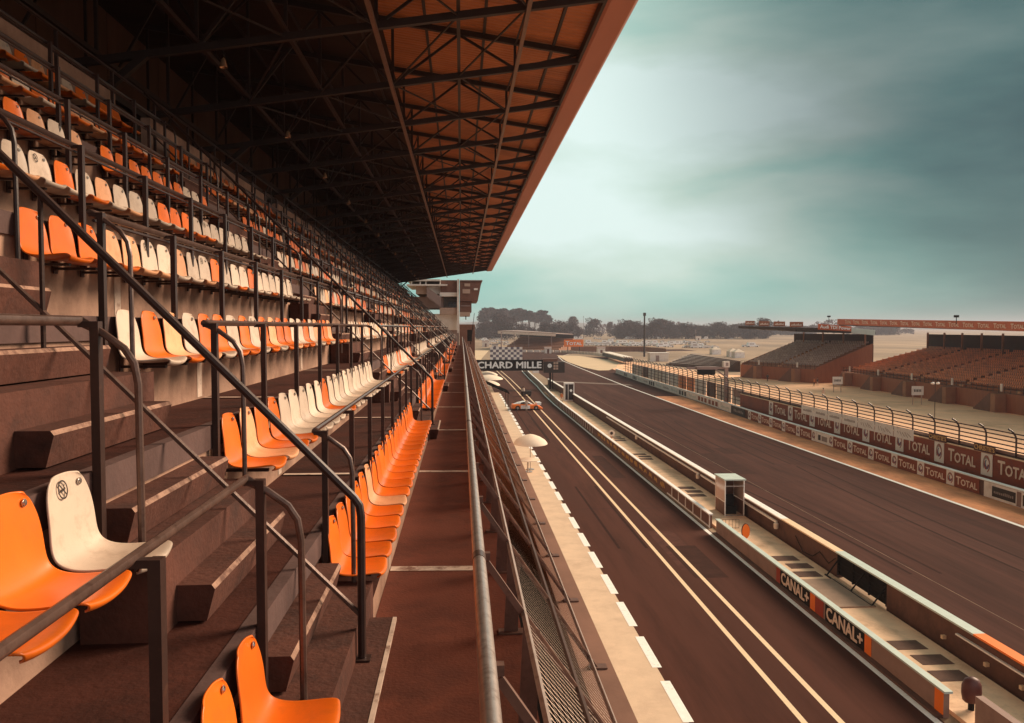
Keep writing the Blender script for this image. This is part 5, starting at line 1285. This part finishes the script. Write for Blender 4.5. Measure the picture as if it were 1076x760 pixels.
# distant tree belts and hills
random.seed(31)
hl = MB(); n = 90
pr = []
for i in range(n + 1):
    a = -1.3 + 2.6 * i / n; px = a
    pr.append((5200 * math.tan(a * .72), 5200, 30 + 12 * math.sin(a * 7 + 1) + 8 * math.sin(a * 17) + 4 * math.sin(a * 41)))
for p, q in zip(pr, pr[1:]):
    hl.poly([(p[0], p[1] - 1400, 0), (q[0], q[1] - 1400, 0), (q[0], q[1], max(14, q[2])), (p[0], p[1], max(14, p[2]))]); hl.poly([(p[0], p[1], max(14, p[2])), (q[0], q[1], max(14, q[2])), (q[0], q[1] + 1200, 0), (p[0], p[1] + 1200, 0)])
struct(hl.build('hills', 'hill'))
wd_ = MB(); rnd = random.Random(77)
for i in range(5200):
    px = rnd.uniform(500, 960); Y = rnd.uniform(1350, 1700); x = ray(px, 350)[0] * Y
    hgt = 14 + 7 * math.sin(px * .11) + 5 * math.sin(px * .037 + 1) + 3 * math.sin(px * .31); z = rnd.uniform(1, max(8, hgt)); s_ = rnd.uniform(1.2, 3.0)
    a = Vector((rnd.gauss(0, 1), rnd.gauss(0, 1), rnd.gauss(0, .8))).normalized(); b = a.cross(Vector((rnd.gauss(0, 1), rnd.gauss(0, 1), rnd.gauss(0, 1)))).normalized(); p = Vector((x, Y, z)); wd_.poly([p - a * s_, p + b * s_, p + a * s_, p - b * s_])
stuff(wd_.build('distant_woods', 'leaf_b'), 'hazy belt of distant woods along the horizon behind the tree line', 'woods')

# ------------------------------------------------------------------ air
hz = MB().box(-6900, 6900, -58, 7900, -1.0, 56).build('haze', mat('unused', (1, 1, 1)))
hm_ = bpy.data.materials.new('haze'); hm_.use_nodes = True; nt = hm_.node_tree; nt.nodes.clear()
o_ = nt.nodes.new('ShaderNodeOutputMaterial'); v_ = nt.nodes.new('ShaderNodeVolumePrincipled'); v_.inputs['Color'].default_value = (.60, .64, .78, 1); v_.inputs['Density'].default_value = .00022; v_.inputs['Anisotropy'].default_value = .2
nt.links.new(v_.outputs[0], o_.inputs['Volume']); hz.data.materials.clear(); hz.data.materials.append(hm_); stuff(hz, 'pale haze hanging over the circuit and thickening towards the horizon', 'haze')

# ------------------------------------------------------------------ light
SUN_EL, SUN_AZ = math.radians(30), math.radians(62)        # azimuth from +Y towards +X
sd = Vector((math.cos(SUN_EL) * math.sin(SUN_AZ), math.cos(SUN_EL) * math.cos(SUN_AZ), math.sin(SUN_EL)))
sl_ = bpy.data.lights.new('sun', 'SUN'); sl_.energy = 5.0; sl_.angle = math.radians(28); sl_.color = (1.0, .74, .53)
so_ = bpy.data.objects.new('sun', sl_); COL.objects.link(so_); so_.rotation_euler = sd.to_track_quat('Z', 'Y').to_euler(); so_.location = (60, 60, 80)
w = bpy.data.worlds.new('World'); sc.world = w; w.use_nodes = True; nt = w.node_tree; N = nt.nodes; L = nt.links
bgn = N['Background']; bgn.inputs['Strength'].default_value = .1
sky = N.new('ShaderNodeTexSky'); sky.sky_type = 'NISHITA'; sky.sun_disc = False; sky.sun_elevation = SUN_EL; sky.sun_rotation = SUN_AZ; sky.dust_density = 3
tc = N.new('ShaderNodeTexCoord')
def vdot(dirv):
    q = N.new('ShaderNodeVectorMath'); q.operation = 'DOT_PRODUCT'; L.new(tc.outputs['Generated'], q.inputs[0]); q.inputs[1].default_value = dirv; return q.outputs['Value']
def dirpx(px, py): r_ = ray(px, py); return Vector((r_[0], 1, r_[1])).normalized()
def maprange(inp, a, b, c=0., d_=1., smooth=True):
    q = N.new('ShaderNodeMapRange'); q.interpolation_type = 'SMOOTHSTEP' if smooth else 'LINEAR'
    for i_, v in ((1, a), (2, b), (3, c), (4, d_)): q.inputs[i_].default_value = v
    L.new(inp, q.inputs[0]); return q.outputs[0]
def mth(op, a, b, clamp=False):
    q = N.new('ShaderNodeMath'); q.operation = op; q.use_clamp = clamp
    for i_, v in enumerate((a, b)):
        if isinstance(v, (int, float)): q.inputs[i_].default_value = v
        else: L.new(v, q.inputs[i_])
    return q.outputs[0]
def mixc(f, a, b):
    q = N.new('ShaderNodeMix'); q.data_type = 'RGBA'
    if isinstance(f, (int, float)): q.inputs[0].default_value = f
    else: L.new(f, q.inputs[0])
    for i_, v in ((6, a), (7, b)):
        if isinstance(v, tuple): q.inputs[i_].default_value = (*v, 1)
        else: L.new(v, q.inputs[i_])
    return q.outputs[2]
mp = N.new('ShaderNodeMapping'); mp.inputs['Scale'].default_value = (1, 1, 3.6); L.new(tc.outputs['Generated'], mp.inputs['Vector'])
n1 = N.new('ShaderNodeTexNoise'); n1.inputs['Scale'].default_value = 2.6; n1.inputs['Detail'].default_value = 8; n1.inputs['Roughness'].default_value = .52; n1.inputs['Distortion'].default_value = .15; L.new(mp.outputs['Vector'], n1.inputs['Vector'])
cl = mth('MULTIPLY', mth('SUBTRACT', n1.outputs['Fac'], .5), 1.0)
A = math.radians
sep = N.new('ShaderNodeSeparateXYZ'); L.new(tc.outputs['Generated'], sep.inputs[0])
yy_ = mth('MAXIMUM', sep.outputs['Y'], .05)
n2_ = N.new('ShaderNodeTexNoise'); n2_.inputs['Scale'].default_value = 4.5; n2_.inputs['Detail'].default_value = 6; n2_.inputs['Roughness'].default_value = .55; L.new(mp.outputs['Vector'], n2_.inputs['Vector'])
wsep = N.new('ShaderNodeSeparateColor'); L.new(n2_.outputs['Color'], wsep.inputs[0])
ca = mth('ADD', mth('DIVIDE', sep.outputs['X'], yy_), mth('MULTIPLY', mth('SUBTRACT', wsep.outputs[0], .5), .22))
ce = mth('ADD', mth('DIVIDE', sep.outputs['Z'], yy_), mth('MULTIPLY', mth('SUBTRACT', wsep.outputs[1], .5), .10))
def bank(px, py, sa, se, k):                  # one bank of cloud: a soft patch of the sky dome
    a0, e0 = ray(px, py)
    u_ = mth('DIVIDE', mth('SUBTRACT', ca, a0), sa); v_ = mth('DIVIDE', mth('SUBTRACT', ce, e0), se)
    g_ = mth('POWER', 2.718, mth('MULTIPLY', mth('ADD', mth('MULTIPLY', u_, u_), mth('MULTIPLY', v_, v_)), -1.0))
    return mth('MULTIPLY', g_, k)
dark = maprange(vdot(dirpx(1175, -70)), math.cos(A(31)), math.cos(A(0)))
lum = mth('ADD', mth('MULTIPLY', cl, .75), .52)
for b_ in ((600, 150, .34, .26, .31), (735, 108, .19, .050, .44), (630, 235, .22, .055, .30), (950, 208, .15, .026, .13), (860, 178, .14, .018, -.07), (720, 182, .2, .016, -.03), (690, 45, .12, .030, -.10), (1000, 120, .12, .03, .06)):
    lum = mth('ADD', lum, bank(*b_))
lum = mth('SUBTRACT', lum, maprange(sep.outputs['Z'], .0, .11, .10, 0.0))
ramp = N.new('ShaderNodeValToRGB'); L.new(lum, ramp.inputs[0]); el = ramp.color_ramp.elements
stops = [(0, srgb(14, 42, 60)), (.16, srgb(62, 104, 114)), (.36, srgb(112, 168, 162)), (.56, srgb(158, 210, 198)), (.78, srgb(208, 232, 220)), (1, srgb(232, 252, 247))]
el[0].position, el[0].color = 0, (*stops[0][1], 1); el[1].position, el[1].color = 1, (*stops[-1][1], 1)
for p_, c_ in stops[1:-1]: q = el.new(p_); q.color = (*c_, 1)
# unseen sky: warm tone for fill, plus an added white glow behind the camera
front = maprange(vdot(Vector((.30, .95, .12)).normalized()), math.cos(A(88)), math.cos(A(55)))
fill_glow = maprange(vdot(Vector((.45, -.85, .28)).normalized()), math.cos(A(52)), math.cos(A(8)))
dkn = mth("MULTIPLY", dark, mth("ADD", mth("MULTIPLY", n1.outputs["Fac"], -.4), 1.02), True)
cloud = mixc(front, mixc(fill_glow, (.19, .105, .062), (1.15, 1.12, 1.08)), mixc(dkn, ramp.outputs[0], srgb(20, 54, 70)))
q = N.new('ShaderNodeVectorMath'); q.operation = 'SCALE'; q.inputs['Scale'].default_value = 8.0; L.new(cloud, q.inputs[0])
fin = mixc(.985, sky.outputs[0], q.outputs[0]); L.new(fin, bgn.inputs['Color'])

sc.view_settings.view_transform = 'Standard'; sc.view_settings.look = 'None'; sc.view_settings.gamma = 1; sc.view_settings.exposure = .3
sc.view_settings.use_curve_mapping = False
sc.cycles.use_denoising = True; sc.cycles.max_bounces = 6; sc.cycles.volume_bounces = 1; sc.cycles.diffuse_bounces = 4
